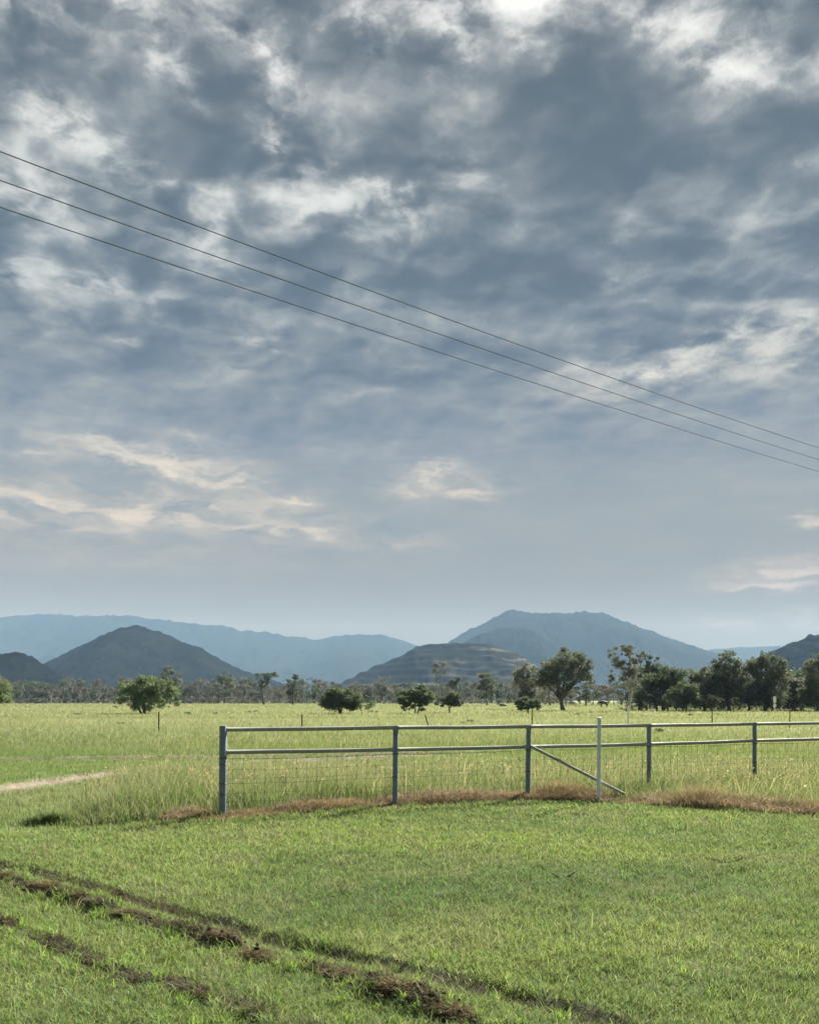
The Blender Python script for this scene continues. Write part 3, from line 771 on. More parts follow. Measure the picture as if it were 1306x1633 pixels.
# ------------------------------------------------------------------ pipe rail fence
def pipe_fence():
    rng = random.Random(3)
    #       x      y     top    radius  lean of the foot
    P = [(-2.615, 11.5, 1.272, .052, -.012), (-0.21, 12.5, 1.242, .041, -.012), (1.965, 13.5, 1.220, .041, -.018), (4.24, 14.5, 1.210, .039, 0), (6.53, 15.5, 1.212, .038, 0), (8.95, 16.55, 1.21, .038, 0)]
    root = empty('pipe_fence', (P[0][0], P[0][1], 0))
    o = Vector(root.location)
    tag(root, 'grey steel pipe fence with two rails and wire netting between lawn and paddock', 'fence')
    T = [1.218, 1.212, 1.194, 1.182, 1.178, 1.175]; Lw = [0.902, 0.876, 0.860, 0.850, 0.862, 0.86]
    axes = []
    for i, (x, y, t, r, ln) in enumerate(P):
        tb = Tubes()
        foot = Vector((x + ln * 1.2, y, -0.25)) - o; top = Vector((x, y, t)) - o
        tb.tube([foot, foot.lerp(top, .5), top - Vector((0, 0, .006)), top], [r, r, r, r * .9], 18)
        ps = tb.build('post', M_POST, root)
        axes.append((foot, top, r))
        for zz in ((.81, .72, .45, .30) if i == 0 else (.80, .45)):
            f = (zz + .25) / (t + .25); c = foot.lerp(top, f)
            coil = [c + Vector((math.cos(a) * (r + .002), math.sin(a) * (r + .002), .009 * a / 6.28)) for a in np.linspace(0, 4 * math.pi, 33)]
            tie = Tubes(); tie.tube(coil, .0032, 5); tie.build('wire_tie', M_WIRE, ps)
    def on(i, zz):
        f, t, r = axes[i]; k = (zz + .25) / (t.z + .25)
        return f.lerp(t, k)
    for i in range(5):
        for zs in (T, Lw):
            a, b = on(i, zs[i]), on(i + 1, zs[i + 1])
            d = (b - a).normalized(); ra, rb = axes[i][2], axes[i + 1][2]
            a2 = a + d * (ra - .006); b2 = b - d * (rb - .006)
            tb = Tubes(); mid = a2.lerp(b2, .5) - Vector((0, 0, .004))
            tb.tube([a2, a2 + d * .014, a2 + d * .02, a2.lerp(mid, .5), mid + Vector((0, rng.uniform(-.004, .004), rng.uniform(-.004, .003))), mid.lerp(b2, .5), b2 - d * .02, b2 - d * .014, b2], [.036, .035, .0305, .0305, .0305, .0305, .0305, .035, .036], 16)
            tb.build('rail', M_RAIL, root)
    # diagonal stay from the third post down to the ground on the lawn side
    e = at(996, 1267, 13.1)
    s = on(2, .872) + Vector((.035, -.03, 0))
    e = e - o
    tb = Tubes(); tb.tube([s, s.lerp(e, .5), e], .024, 12); tb.build('brace', M_RAIL, root)
    # hinge joint netting, one sheet of wire per bay
    for i in range(5):
        net = Tubes()
        off = Vector((.0, -.045, 0))
        a0, b0 = on(i, 0) + off, on(i + 1, 0) + off
        L = (b0 - a0).length
        zs = [.81, .655, .53, .455, .32, .20, .09]
        ns = int(L / .15)
        J = {}
        for k in range(ns + 1):
            for j, zz in enumerate(zs):
                sag = .018 * math.sin(math.pi * k / ns) * (1 if j < 3 else .4)
                J[k, j] = a0.lerp(b0, k / ns) + Vector((rng.uniform(-.006, .006), rng.uniform(-.006, .006), zz - sag + rng.uniform(-.006, .006)))
        for j in range(len(zs)):
            net.tube([J[k, j] for k in range(ns + 1)], .0026 if j in (0, 3) else .0018, 4, False)
        for k in range(1, ns):
            net.tube([J[k, j] for j in range(len(zs))], .0017, 4, False)
            for j in range(len(zs)):
                p = J[k, j]; net.tube([p - Vector((0, 0, .012)), p + Vector((0, 0, .012))], .0042, 5)
        net.build('wire_netting', M_WIRE, root, smooth=False)
    # a slack plain wire right of the fifth post
pipe_fence()

def star_picket(base, top, mat, label, group=None, w=.03, name='steel_picket'):
    base = Vector(base); top = Vector(top)
    root = empty(name, base)
    d = top - base
    t = Tubes()
    n = 3
    # Y section: three fins about the axis
    ax_ = d.normalized(); sref = ax_.cross(Vector((0, 1, 0))).normalized(); uref = ax_.cross(sref)
    for k in range(3):
        a = 2 * math.pi * k / 3 + .5
        dirv = sref * math.cos(a) + uref * math.sin(a); nrm = ax_.cross(dirv)
        b0 = len(t.v)
        for q in (Vector((0, 0, 0)) - ax_ * .3, d):
            for rr in (0.0, w):
                for ss in (-.003, .003): t.v.append(q + dirv * rr + nrm * ss)
        for f in ((0, 1, 3, 2), (4, 6, 7, 5), (0, 2, 6, 4), (1, 5, 7, 3), (2, 3, 7, 6), (0, 4, 5, 1)): t.f.append(tuple(b0 + i for i in f))
    t.build('shaft', mat, root, smooth=False)
    c = Tubes(); c.tube([d - ax_ * .035, d - ax_ * .02, d + ax_ * .012, d + ax_ * .02], [w * .75, w, w, w * .7], 10); c.build('cap', mat, root)
    tag(root, label, 'fence picket', group)
    return root
bx = at(954, 1279, 13.1); tp = at(955.5, 1146, 13.1)
star_picket((bx.x, 13.1, 0.0), tp, M_PICKET, 'pale galvanised steel picket in front of the fence rails, by the diagonal brace', w=.034)

PADDOCK = 'thin steel pickets standing in the far paddock'
for px0, py0, px1, py1, mat, lab, w in [
        (253.5, 1168, 253.5, 1136, M_DPICKET, 'thin dark picket in the paddock in front of the wide bushy tree clump', .036),
        (481.5, 1160, 481.5, 1140, M_DPICKET, 'short dark picket in the paddock left of the wide domed bush', .04),
        (684, 1160, 678, 1141, M_DPICKET, 'dark picket leaning left in the paddock below the dark twin trunked bush', .036),
        (848, 1164, 849, 1131, M_GREYBARK, 'slender grey picket in the paddock in front of the small round bush', .036),
        (1001, 1158, 1001.5, 1128, M_PICKET, 'pale grey picket in the paddock below the white trunked gum', .05),
        (1135, 1162, 1135.3, 1131, M_DPICKET, 'dark picket in the paddock in front of the shaded right hand trees', .032),
        (1259, 1162, 1259.5, 1128, M_DPICKET, 'dark picket in the paddock just right of the white marker post', .03)]:
    Y = 46.0 if py0 != 1168 else 41.0
    b = at(px0, py0, Y); t = at(px1, py1, Y); b.z = 0.0
    star_picket(b, t, mat, lab, PADDOCK, w=w)

# white marker post before the right hand trees
def marker():
    Y = 100.0
    b = at(1235, 1133, Y); b.z = 0
    root = empty('marker_post', b)
    zt = at(1235, 1111, Y).z
    t = Tubes(); t.tube([(0, 0, -.2), (0, 0, zt * .55), (0, 0, zt - .1)], .055, 10); t.build('post', M_WHITE, root)
    t = Tubes(); t.box((0, -.07, zt - .38), (.34, .05, .74)); t.build('plate', M_WHITE, root, smooth=False)
    t = Tubes(); ring = [Vector((math.cos(a) * .17, -.08, zt - 1.12 + math.sin(a) * .19)) for a in np.linspace(0, 2 * math.pi, 19)]; t.tube(ring, .05, 6, False); t.build('ring', M_WHITE, root)
    tag(root, 'white marker post with upright plate and ring before the shaded trees', 'marker post')
marker()

# ------------------------------------------------------------------ overhead wires
def wires():
    z0 = 9.14
    for (yl, ym, yr, lab) in [(241, 486, 714, 'uppermost of the three overhead power cables crossing the sky'),
                              (287, 516, 733, 'middle one of the three overhead power cables crossing the sky'),
                              (330, 546, 752, 'lowest of the three overhead power cables crossing the sky')]:
        A = np.array([(x, y) for x, y in ((0, yl), (653, ym), (1306, yr))], dtype=float)
        pts = []
        # plan line through the two ends at cable height; the sag follows from the middle reading
        Pl = [(z0 - EYE) * F / (HZ - y) for y in (yl, yr)]
        a = Vector(((0 - 653) / F * Pl[0], Pl[0])); b = Vector(((1306 - 653) / F * Pl[1], Pl[1]))
        # where does the ray through column 653 cross the plan line
        tm = -a.x / (b.x - a.x); ymid = a.y + (b.y - a.y) * tm
        zm = EYE + (HZ - ym) / F * ymid
        sag = (z0 - zm) / (tm * (1 - tm) * 4)
        for t in np.linspace(-0.9, 2.0, 80):
            q = a.lerp(b, t)
            pts.append((q.x, q.y, z0 - sag * 4 * t * (1 - t)))
        tb = Tubes(); tb.tube(pts, .0075, 6)
        tag(tb.build('power_cable', M_CABLE), lab, 'power cable', 'three overhead power cables')
wires()

# ------------------------------------------------------------------ trees
OLIVE = [(4, (0.066, 0.080, 0.040)), (3, (0.084, 0.098, 0.050)), (2, (0.05, 0.064, 0.033)), (1, (0.12, 0.125, 0.068))]
DEEP = [(4, (0.046, 0.070, 0.032)), (3, (0.062, 0.09, 0.038)), (1, (0.10, 0.13, 0.05))]
FRESH = [(4, (0.075, 0.108, 0.036)), (3, (0.10, 0.14, 0.042)), (2, (0.055, 0.08, 0.03)), (1, (0.15, 0.17, 0.055))]
GREYG = [(4, (0.088, 0.095, 0.062)), (3, (0.11, 0.115, 0.078)), (2, (0.07, 0.078, 0.05)), (1, (0.15, 0.142, 0.10))]
RUSTY = [(4, (0.10, 0.085, 0.05)), (3, (0.075, 0.075, 0.04)), (2, (0.13, 0.10, 0.06))]

def tree(name, label, px, base, Y, ells, n_cl, n_leaf, leaf, cols, bark, trunk_r, fork, seed, group=None, cat='tree', squash=0.75, cl_r=0.31, droop=0.0, stems=1, depth=0.9):
    """ells: crown masses (x, y, rx, ry) as seen from the camera; they get real depth at distance Y"""
    rng = np.random.default_rng(seed)
    k = Y / F
    b = at(px, base, Y); b.z = -0.02
    z_at = lambda py: EYE + (HZ - py) * k
    root = empty(name, b)
    E = [((ex - px) * k, z_at(ey), erx * k, ery * k) for ex, ey, erx, ery in ells]
    area = np.array([e[2] * e[3] for e in E]); prob = area / area.sum()
    cen = []; rad = []
    for i in rng.choice(len(E), int(n_cl * 1.3), p=prob):
        x0, z0, rx, rz = E[i]
        d = rng.normal(0, 1, 3); d /= np.linalg.norm(d)
        r = rng.random() ** 0.36 * (1 - cl_r * 0.45)
        c = np.array([x0 + d[0] * r * rx, d[1] * r * rx * depth, z0 + d[2] * r * rz])
        q = rng.random()
        rr = cl_r * min(rx, rz * 1.3) * (0.25 + 1.2 * q ** 1.3)
        c = np.array([x0, 0, z0]) + (c - np.array([x0, 0, z0])) * (1.0 + 0.30 * (1 - q) ** 2)
        c[2] = max(c[2], rr * 0.5)
        cen.append(c); rad.append(rr)
    rad = np.array(rad)
    npc = np.maximum(6, (1.2 * n_leaf * rad ** 2 / (rad ** 2).sum())).astype(int)
    v, l, s, c = leaf_cloud(rng, cen, rad, npc, leaf, cols, droop, squash)
    # trunk, limbs to each mass, twigs to the clumps
    t = Tubes()
    top = max(e[1] + e[3] for e in E)
    fz = fork * top
    limbs = []
    for sidx in range(stems):
        off = (rng.normal(0, .25 * stems * .5) if stems > 1 else 0.0)
        bend = rng.normal(0, .035 * top, 2)
        tr = trunk_r * (1 if stems == 1 else .7)
        trunk = [Vector((off * .4, 0, -.3)), Vector((off * .5, 0, 0.02 * top)), Vector((off * .7 + bend[0] * .5, bend[1] * .4, fz * .5)), Vector((off + bend[0], bend[1], fz))]
        t.tube(trunk, [tr * 1.35, tr * 1.1, tr * .92, tr * .8], 8)
        limbs.append((trunk[-1], tr * .8))
    joints = []
    for (x0, z0, rx, rz) in E:
        for q in range(2 if rx > 1.0 else 1):
            st, r0 = limbs[rng.integers(len(limbs))]
            end = Vector((x0 + rng.normal(0, rx * .35), rng.normal(0, rx * .35), z0 + rz * rng.uniform(.0, .55)))
            m1 = st.lerp(end, .35) + Vector((rng.normal(0, .12) * rx, rng.normal(0, .1) * rx, rz * .08))
            m2 = st.lerp(end, .7) + Vector((rng.normal(0, .12) * rx, rng.normal(0, .1) * rx, rz * .10))
            r1 = r0 * rng.uniform(.55, .75)
            t.tube([st, m1, m2, end], [r1, r1 * .72, r1 * .45, r1 * .2], 6)
            for f_, p_, r_ in ((0, st, r1), (1, m1, r1 * .6), (2, m2, r1 * .4), (3, end, r1 * .18)): joints.append((p_, r_))
            joints.append((m1.lerp(m2, .5), r1 * .5)); joints.append((m2.lerp(end, .5), r1 * .3))
    for cc in cen[:min(len(cen), 60)]:
        cv = Vector(cc)
        jp, jr = min(joints, key=lambda j: (j[0] - cv).length + max(0, j[0].z - cv.z) * 1.5)
        m = jp.lerp(cv, .55) + Vector((0, 0, .06 * (cv - jp).length))
        t.tube([jp, m, cv], [jr * .6, jr * .4, jr * .18], 4, False)
    t.build('trunk', bark, root)
    link('crown', np_mesh('crown', v, l, s, c), M_LEAF, root)
    tag(root, label, cat, group)
    return root

# --- paddock bushes and near trees
tree('shrub_clump', 'wide bushy tree clump standing left in the paddock, sunlit on its right', 232, 1137, 92, [(212, 1103, 28, 24), (240, 1096, 24, 24), (262, 1104, 22, 22), (200, 1122, 22, 13), (240, 1118, 32, 16), (275, 1124, 12, 10)],
     90, 15000, .10, FRESH, M_BARK, .16, .35, 101, stems=3)
tree('domed_bush', 'wide low domed dark bush in mid paddock with feathery right side', 545, 1137, 92, [(540, 1116, 30, 20), (560, 1114, 26, 18), (524, 1124, 18, 12), (580, 1124, 16, 12), (548, 1106, 16, 10)],
     80, 14000, .095, DEEP, M_BARK, .12, .25, 103, stems=4)
tree('twin_bush', 'dark green bush with a notch of light between two trunks', 664, 1136, 92, [(652, 1112, 22, 14), (668, 1106, 18, 14), (684, 1114, 14, 12), (650, 1126, 12, 10), (674, 1126, 10, 10), (662, 1098, 10, 7)],
     75, 12000, .095, DEEP, M_BARK, .12, .4, 104, stems=2)
tree('small_tree', 'small single stemmed olive tree right of the dark twin trunked bush', 717, 1133, 95, [(716, 1113, 19, 12), (728, 1118, 12, 9), (704, 1118, 10, 9)], 45, 6500, .095, OLIVE, M_BARK, .10, .22, 105)
tree('round_bush', 'small round dark bush in front of the largest spreading tree', 842, 1136, 95, [(842, 1123, 20, 11), (830, 1126, 12, 8), (855, 1125, 12, 8)], 45, 6500, .085, DEEP, M_BARK, .08, .25, 106, squash=.8)
tree('spreading_tree', 'largest broad crowned dark tree with forked trunk right of centre', 898, 1135, 118, [(900, 1052, 34, 20), (880, 1068, 34, 24), (926, 1068, 26, 22), (868, 1086, 26, 18), (908, 1084, 36, 22), (935, 1056, 14, 12), (905, 1100, 38, 12), (930, 1088, 18, 16)],
     130, 20000, .125, OLIVE, M_BARK, .34, .16, 107, cl_r=.27)
tree('grey_tree', 'grey green upright tree touching the left side of the largest spreading tree', 838, 1130, 135, [(838, 1068, 16, 12), (832, 1085, 20, 18), (848, 1098, 20, 18), (835, 1110, 16, 12)], 60, 8000, .14, GREYG, M_GREYBARK, .16, .3, 108)
tree('white_gum', 'tall thin crowned gum with white trunk right of the largest tree', 1000, 1141, 108, [(1004, 1036, 15, 13), (978, 1042, 11, 13), (1010, 1056, 16, 14), (985, 1062, 16, 14), (1003, 1076, 18, 13), (978, 1084, 9, 9), (1018, 1092, 9, 12), (990, 1096, 8, 8), (1024, 1046, 8, 10)],
     80, 5600, .115, GREYG, M_PALEBARK, .26, .30, 109, cl_r=.30)
tree('open_tree', 'open crowned tree just right of the white trunked gum', 1036, 1134, 140, [(1032, 1046, 14, 8), (1036, 1060, 12, 10), (1050, 1056, 9, 8), (1028, 1072, 16, 12), (1048, 1074, 14, 10)], 42, 4200, .15, OLIVE, M_BARK, .17, .45, 110)
RT = 'shaded trees standing along the right of the paddock'
tree('dense_tree', 'broad dense dark tree right of the white gum', 1058, 1134, 118, [(1058, 1082, 34, 20), (1040, 1098, 30, 24), (1076, 1078, 24, 18), (1072, 1104, 30, 24), (1045, 1118, 36, 12), (1060, 1126, 34, 8)], 95, 13000, .13, DEEP, M_BARK, .26, .2, 111, RT)
tree('dense_bush', 'low rounded dark bush in front of the broad dense tree', 1090, 1133, 108, [(1090, 1104, 24, 20), (1076, 1116, 18, 14), (1104, 1116, 18, 14), (1090, 1126, 28, 7)], 60, 9000, .115, DEEP, M_BARK, .12, .15, 112, RT, stems=2)
tree('dense_tree', 'open topped dark tree between the low rounded bush and the middle right trees', 1124, 1133, 116, [(1128, 1068, 12, 10), (1114, 1078, 16, 12), (1122, 1094, 26, 20), (1124, 1114, 28, 16), (1128, 1126, 26, 8)], 80, 10000, .13, OLIVE, M_BARK, .22, .2, 113, RT)
tree('dense_tree', 'tall ragged topped tree left of the widest right hand crown', 1163, 1133, 114, [(1163, 1050, 17, 13), (1142, 1052, 12, 10), (1150, 1068, 24, 18), (1176, 1066, 18, 18), (1160, 1092, 32, 22), (1160, 1114, 34, 16), (1158, 1127, 34, 7)], 110, 15000, .13, OLIVE, M_BARK, .26, .2, 114, RT)
tree('dense_tree', 'widest crowned dusky tree behind the white marker post', 1220, 1133, 113, [(1222, 1050, 20, 14), (1205, 1062, 24, 18), (1240, 1056, 18, 14), (1222, 1078, 36, 22), (1248, 1082, 18, 16), (1220, 1104, 38, 24), (1216, 1126, 36, 8)], 120, 17000, .13, [(4, (0.06, 0.07, 0.035)), (3, (0.08, 0.088, 0.045)), (2, (0.045, 0.055, 0.028))], M_GREYBARK, .28, .2, 115, RT)
tree('dense_tree', 'lower grey green tree right of the marker post', 1268, 1133, 116, [(1262, 1088, 18, 16), (1276, 1096, 16, 16), (1266, 1112, 26, 18), (1266, 1126, 26, 8)], 70, 9000, .13, GREYG, M_GREYBARK, .2, .2, 116, RT)
tree('dense_tree', 'tall dark tree cut by the right edge of the photo', 1304, 1132, 112, [(1304, 1056, 20, 14), (1294, 1070, 18, 14), (1304, 1088, 26, 20), (1298, 1110, 28, 20), (1298, 1126, 26, 8)], 90, 12000, .13, OLIVE, M_BARK, .24, .2, 117, RT)
tree('leafy_tree', 'bright leafed tree cut by the left edge of the photo', -8, 1128, 120, [(-6, 1092, 22, 16), (-8, 1108, 26, 16), (6, 1112, 14, 10)], 60, 8000, .13, FRESH, M_BARK, .22, .25, 118)
# --- trees standing forward of the far line
tree('lone_tree', 'slim dark forked tree with flat open crown in the left far paddock', 421, 1127, 240, [(411, 1077, 9, 5), (425, 1079, 12, 6), (436, 1076, 9, 5), (422, 1086, 12, 4), (432, 1088, 8, 4)], 40, 1900, .22, OLIVE, M_BARK, .34, .48, 121, cl_r=.36)
tree('lone_tree', 'sparse two tiered tree just right of the slim forked tree', 467, 1127, 240, [(458, 1084, 8, 5), (470, 1079, 7, 5), (466, 1100, 12, 6), (462, 1106, 10, 5)], 30, 1600, .22, OLIVE, M_BARK, .26, .5, 122, cl_r=.36)
tree('lone_tree', 'dark top heavy tree left of the slim forked tree', 358, 1118, 330, [(358, 1080, 15, 9), (350, 1086, 12, 8), (364, 1092, 12, 10), (356, 1102, 14, 10)], 50, 3000, .28, OLIVE, M_BARK, .4, .3, 123)
tree('lone_tree', 'tall tree rising behind the right of the wide bushy clump', 272, 1118, 260, [(268, 1070, 12, 8), (281, 1073, 12, 6), (262, 1082, 14, 10), (276, 1088, 14, 10)], 50, 3000, .24, OLIVE, M_GREYBARK, .34, .45, 124)
tree('twin_tree', 'tall thin pair of trunks with wispy tops above the far trees', 700, 1118, 300, [(695, 1060, 8, 7), (708, 1060, 8, 7), (695, 1072, 7, 7), (707, 1072, 6, 6)], 36, 1300, .25, GREYG, M_GREYBARK, .3, .45, 125, cl_r=.36, stems=2)
tree('lone_tree', 'dark crowned tree behind the small single stemmed tree', 727, 1119, 300, [(727, 1084, 12, 7), (722, 1092, 12, 8)], 34, 2200, .26, OLIVE, M_BARK, .34, .4, 126)
tree('lone_tree', 'mid height olive tree between the small tree and the round bush', 777, 1124, 220, [(776, 1082, 15, 10), (770, 1094, 16, 10), (784, 1100, 14, 10), (776, 1108, 16, 8)], 50, 4200, .21, OLIVE, M_GREYBARK, .26, .25, 127)
tree('pale_tree', 'pale limbed forked gum in the far line right of the domed bush', 612, 1119, 310, [(606, 1086, 10, 7), (620, 1082, 8, 5), (610, 1098, 14, 9)], 30, 1700, .26, GREYG, M_PALEBARK, .36, .3, 128)

# --- the far line: prototypes copied along the back of the paddock
def far_protos():
    out = []
    rng = np.random.default_rng(77)
    for i, (cols, bark) in enumerate([(OLIVE, M_GREYBARK), (GREYG, M_PALEBARK), (OLIVE, M_BARK), (RUSTY, M_GREYBARK), (DEEP, M_BARK), (GREYG, M_GREYBARK)]):
        n = rng.integers(6, 10)
        H = 10.0
        E = []
        for q in range(n):
            z = rng.uniform(.16, .87) * H; E.append((rng.normal(0, .17) * H, z, rng.uniform(.15, .27) * H * (1.2 - .6 * z / H), rng.uniform(.10, .16) * H))
        t = Tubes(); fz = H * rng.uniform(.22, .4)
        t.tube([(0, 0, -.5), (.1, 0, fz * .5), (.0, .1, fz)], [.3, .25, .2], 6)
        cen = []; rad = []
        for (x0, z0, rx, rz) in E:
            end = Vector((x0, rng.normal(0, .1) * H, z0)); t.tube([Vector((0, .1, fz)), Vector((0, .1, fz)).lerp(end, .5) + Vector((rng.normal(0, .3), 0, .4)), end], [.18, .12, .05], 5)
            for q in range(9):
                d = rng.normal(0, 1, 3); d /= np.linalg.norm(d); r = rng.random() ** .5
                cen.append(np.array([x0 + d[0] * r * rx, end.y + d[1] * r * rx, z0 + d[2] * r * rz])); rad.append(.42 * rz * (1 + rng.random()))
        rad = np.array(rad); npc = np.maximum(8, 1500 * rad ** 2 / (rad ** 2).sum()).astype(int)
        v, l, s, c = leaf_cloud(rng, cen, rad, npc, .26, cols, k=.62)
        out.append((t.mesh('trunk'), np_mesh('crown', v, l, s, c), bark))
        out[-1][0].materials.append(bark); out[-1][1].materials.append(M_LEAF)
    return out
PROTO = far_protos()
FAR_LABELS = ['olive gum in the hazy far tree line below the hills', 'grey green gum with pale trunk in the hazy far tree line', 'dark stemmed olive tree in the hazy far tree line',
              'rusty leafed tree in the hazy far tree line', 'deep green tree in the hazy far tree line', 'dull grey green tree in the hazy far tree line']
def far_tree(k, x, y, h, rz, wd, name='far_tree', label=None, cat='tree', group='trees of the hazy far tree line'):
    root = empty(name, (x, y, 0)); root.scale = (h / 10 * wd, h / 10 * wd, h / 10); root.rotation_euler = (0, 0, rz)
    for nm, me in (('trunk', PROTO[k][0]), ('crown', PROTO[k][1])):
        o = bpy.data.objects.new(nm, me); COL.objects.link(o); o.parent = root
    tag(root, label or FAR_LABELS[k], cat, group)
def far_line():
    rng = np.random.default_rng(78)
    k = 0
    for row, (Y, step, base_h) in enumerate([(325, 12, 8.0), (365, 10, 10.5), (430, 10, 13.0)]):
        px = -30 + 7 * row
        while px < 860:
            tall = 1.0 + .25 * math.sin(px * .021 + row) 
            h = base_h * rng.uniform(.62, 1.1)
            if 500 < px < 840: h *= .92
            yy = Y + rng.normal(0, 10)
            far_tree(int(rng.choice(6, p=[.26, .2, .2, .07, .12, .15])), (px - 653) / F * yy, yy, h, rng.random() * 6.3, rng.uniform(.85, 1.25))
            px += step * rng.uniform(.7, 1.35)
    # the gap between the spreading tree and the gum, and behind the right trees
    for px in np.arange(846, 1040, 11):
        px = float(px) + rng.normal(0, 4); yy = 230 + rng.normal(0, 18); far_tree(int(rng.integers(6)), (px - 653) / F * yy, yy, rng.uniform(4.0, 7.6), rng.random() * 6.3, 1.3)
    for px in np.arange(1030, 1330, 17):
        px = float(px) + rng.normal(0, 5); yy = 150 + rng.normal(0, 8); far_tree(int(rng.choice([0, 1, 2, 4, 5])), (px - 653) / F * yy, yy, rng.uniform(5.5, 8.6), rng.random() * 6.3, 1.35)
    for px in np.arange(1012, 1335, 13):
        px = float(px) + rng.normal(0, 4); yy = 122 + rng.normal(0, 5)
        far_tree(int(rng.choice([0, 2, 4, 4])), (px - 653) / F * yy, yy, rng.uniform(2.6, 4.6), rng.random() * 6.3, 1.7, 'undergrowth_bush', 'low dark bush in the undergrowth beneath the shaded right hand trees', 'bush', 'low bushes beneath the shaded right hand trees')
far_line()

# low scrub along the foot of the far tree line, too small and merged to count
def scrub():
    rng = np.random.default_rng(79)
    n = 700
    yy = rng.uniform(318, 440, n); px = rng.uniform(-60, 900, n)
    cen = np.stack([(px - 653) / F * yy, yy, rng.uniform(.2, 1.6, n)], 1); rad = rng.uniform(.6, 1.9, n)
    v, l, s, c = leaf_cloud(rng, cen, rad, np.full(n, 60), .34, OLIVE + GREYG, k=.62)
    v[:, 2] = np.maximum(v[:, 2], .01)
    tag(link('scrub', np_mesh('scrub', v, l, s, c), M_LEAF), 'low scrub along the foot of the far tree line', 'scrub', kind='stuff')
scrub()

# small weeds dotted through the paddock
def weeds():
    rng = np.random.default_rng(80)
    spots = [(752, 1150, 5), (738, 1152, 3), (125, 1138, 4), (195, 1153, 3), (345, 1137, 7), (400, 1134, 6), (300, 1137, 6), (1100, 1139, 6), (1145, 1138, 6), (650, 1130, 5), (595, 1134, 6), (920, 1138, 4), (1050, 1166, 8)]
    cen = []; rad = []; 
    for px, py, r in spots:
        Y = F * EYE / (py - HZ + 3); k = Y / F
        for q in range(5):
            cen.append(((px - 653 + rng.normal(0, r * .6)) * k, Y + rng.normal(0, .4), .08 + rng.random() * r * k * .3)); rad.append(r * k * rng.uniform(.2, .45))
    v, l, s, c = leaf_cloud(rng, cen, rad, np.full(len(cen), 70), .06, OLIVE)
    v[:, 2] = np.maximum(v[:, 2], .01)
    tag(link('weeds', np_mesh('weeds', v, l, s, c), M_LEAF), 'small dark weeds dotted through the paddock grass', 'weeds', kind='stuff')
weeds()

# ------------------------------------------------------------------ cattle
def cow_mat():
    m, g = new_mat('black_hide')
    n = g.noise(g.n('ShaderNodeTexCoord').outputs['Object'], 6.0, 4, 0.6)
    b = g.n('ShaderNodeBsdfPrincipled', {'Base Color': g.ramp(n, [(0.3, (0.010, 0.009, 0.009)), (0.7, (0.024, 0.021, 0.019))]), 'Roughness': 0.7})
    g.n('ShaderNodeOutputMaterial', {'Surface': b.outputs[0]})
    return m
M_COW = cow_mat()
def cow(px, Y, facing, lying, label):
    J = {}; V = []; Rr = []; Ed = []
    def a(n, p, r, par=None):
        J[n] = len(V); V.append(p); Rr.append(r)
        if par: Ed.append((J[par], J[n]))
    dz = -.78 if lying else 0
    a('pelvis', (-.55, 0, 1.18 + dz), .30); a('belly', (0, 0, 1.10 + dz), .38, 'pelvis'); a('chest', (.52, 0, 1.08 + dz), .34, 'belly')
    a('wither', (.72, 0, 1.22 + dz), .22, 'chest'); a('neck', (1.0, 0, (1.15 if not lying else 1.35) + dz), .15, 'wither')
    hz = .95 if not lying else 1.45
    a('poll', (1.22, 0, hz + .12 + dz), .13, 'neck'); a('face', (1.42, 0, hz - .08 + dz), .10, 'poll'); a('muzzle', (1.55, 0, hz - .22 + dz), .08, 'face')
    for s in (-1, 1):
        a(f'ear{s}', (1.18, .22 * s, hz + .16 + dz), .035, 'poll')
        if not lying:
            a(f'sh{s}', (.58, .16 * s, .85), .13, 'chest'); a(f'kn{s}', (.60 + .04 * s, .17 * s, .42), .065, f'sh{s}'); a(f'pa{s}', (.58 + .05 * s, .17 * s, .10), .045, f'kn{s}'); a(f'ho{s}', (.61 + .05 * s, .17 * s, .03), .055, f'pa{s}')
            a(f'st{s}', (-.50, .17 * s, .80), .15, 'pelvis'); a(f'hk{s}', (-.72 + .05 * s, .17 * s, .48), .07, f'st{s}'); a(f'sk{s}', (-.66 + .05 * s, .17 * s, .12), .045, f'hk{s}'); a(f'hh{s}', (-.62 + .05 * s, .17 * s, .03), .055, f'sk{s}')
        else:
            a(f'sh{s}', (.55, .28 * s, .18), .11, 'chest'); a(f'kn{s}', (.95, .30 * s, .10), .07, f'sh{s}'); a(f'ho{s}', (.70, .36 * s, .06), .05, f'kn{s}')
            a(f'st{s}', (-.40, .32 * s, .20), .16, 'pelvis'); a(f'hk{s}', (-.05, .42 * s, .12), .08, f'st{s}'); a(f'ho2{s}', (.15, .44 * s, .06), .05, f'hk{s}')
    a('tail', (-.86, 0, 1.2 + dz), .04, 'pelvis'); a('tail2', (-.95, 0, .8 + dz if not lying else .2), .025, 'tail'); a('tuft', (-.95, .02, (.5 if not lying else .08)), .04, 'tail2')
    me = bpy.data.meshes.new('cow'); me.from_pydata(V, Ed, [])
    o = link('cow', me, M_COW)
    md = o.modifiers.new('skin', 'SKIN'); md.use_smooth_shade = True
    o.modifiers.new('sub', 'SUBSURF').render_levels = 2
    for i, r in enumerate(Rr):
        me.skin_vertices[0].data[i].radius = (r, r); me.skin_vertices[0].data[i].use_root = (i == 0)
    o.location = ((px - 653) / F * Y, Y, 0); o.rotation_euler = (0, 0, facing)
    tag(o, label, 'cow', 'black cattle in the far paddock')
cow(803, 190, R(175), True, 'black cow lying in the far paddock left of the round bush')
cow(963, 165, R(200), False, 'black cow standing in the far paddock left of the white trunked gum')

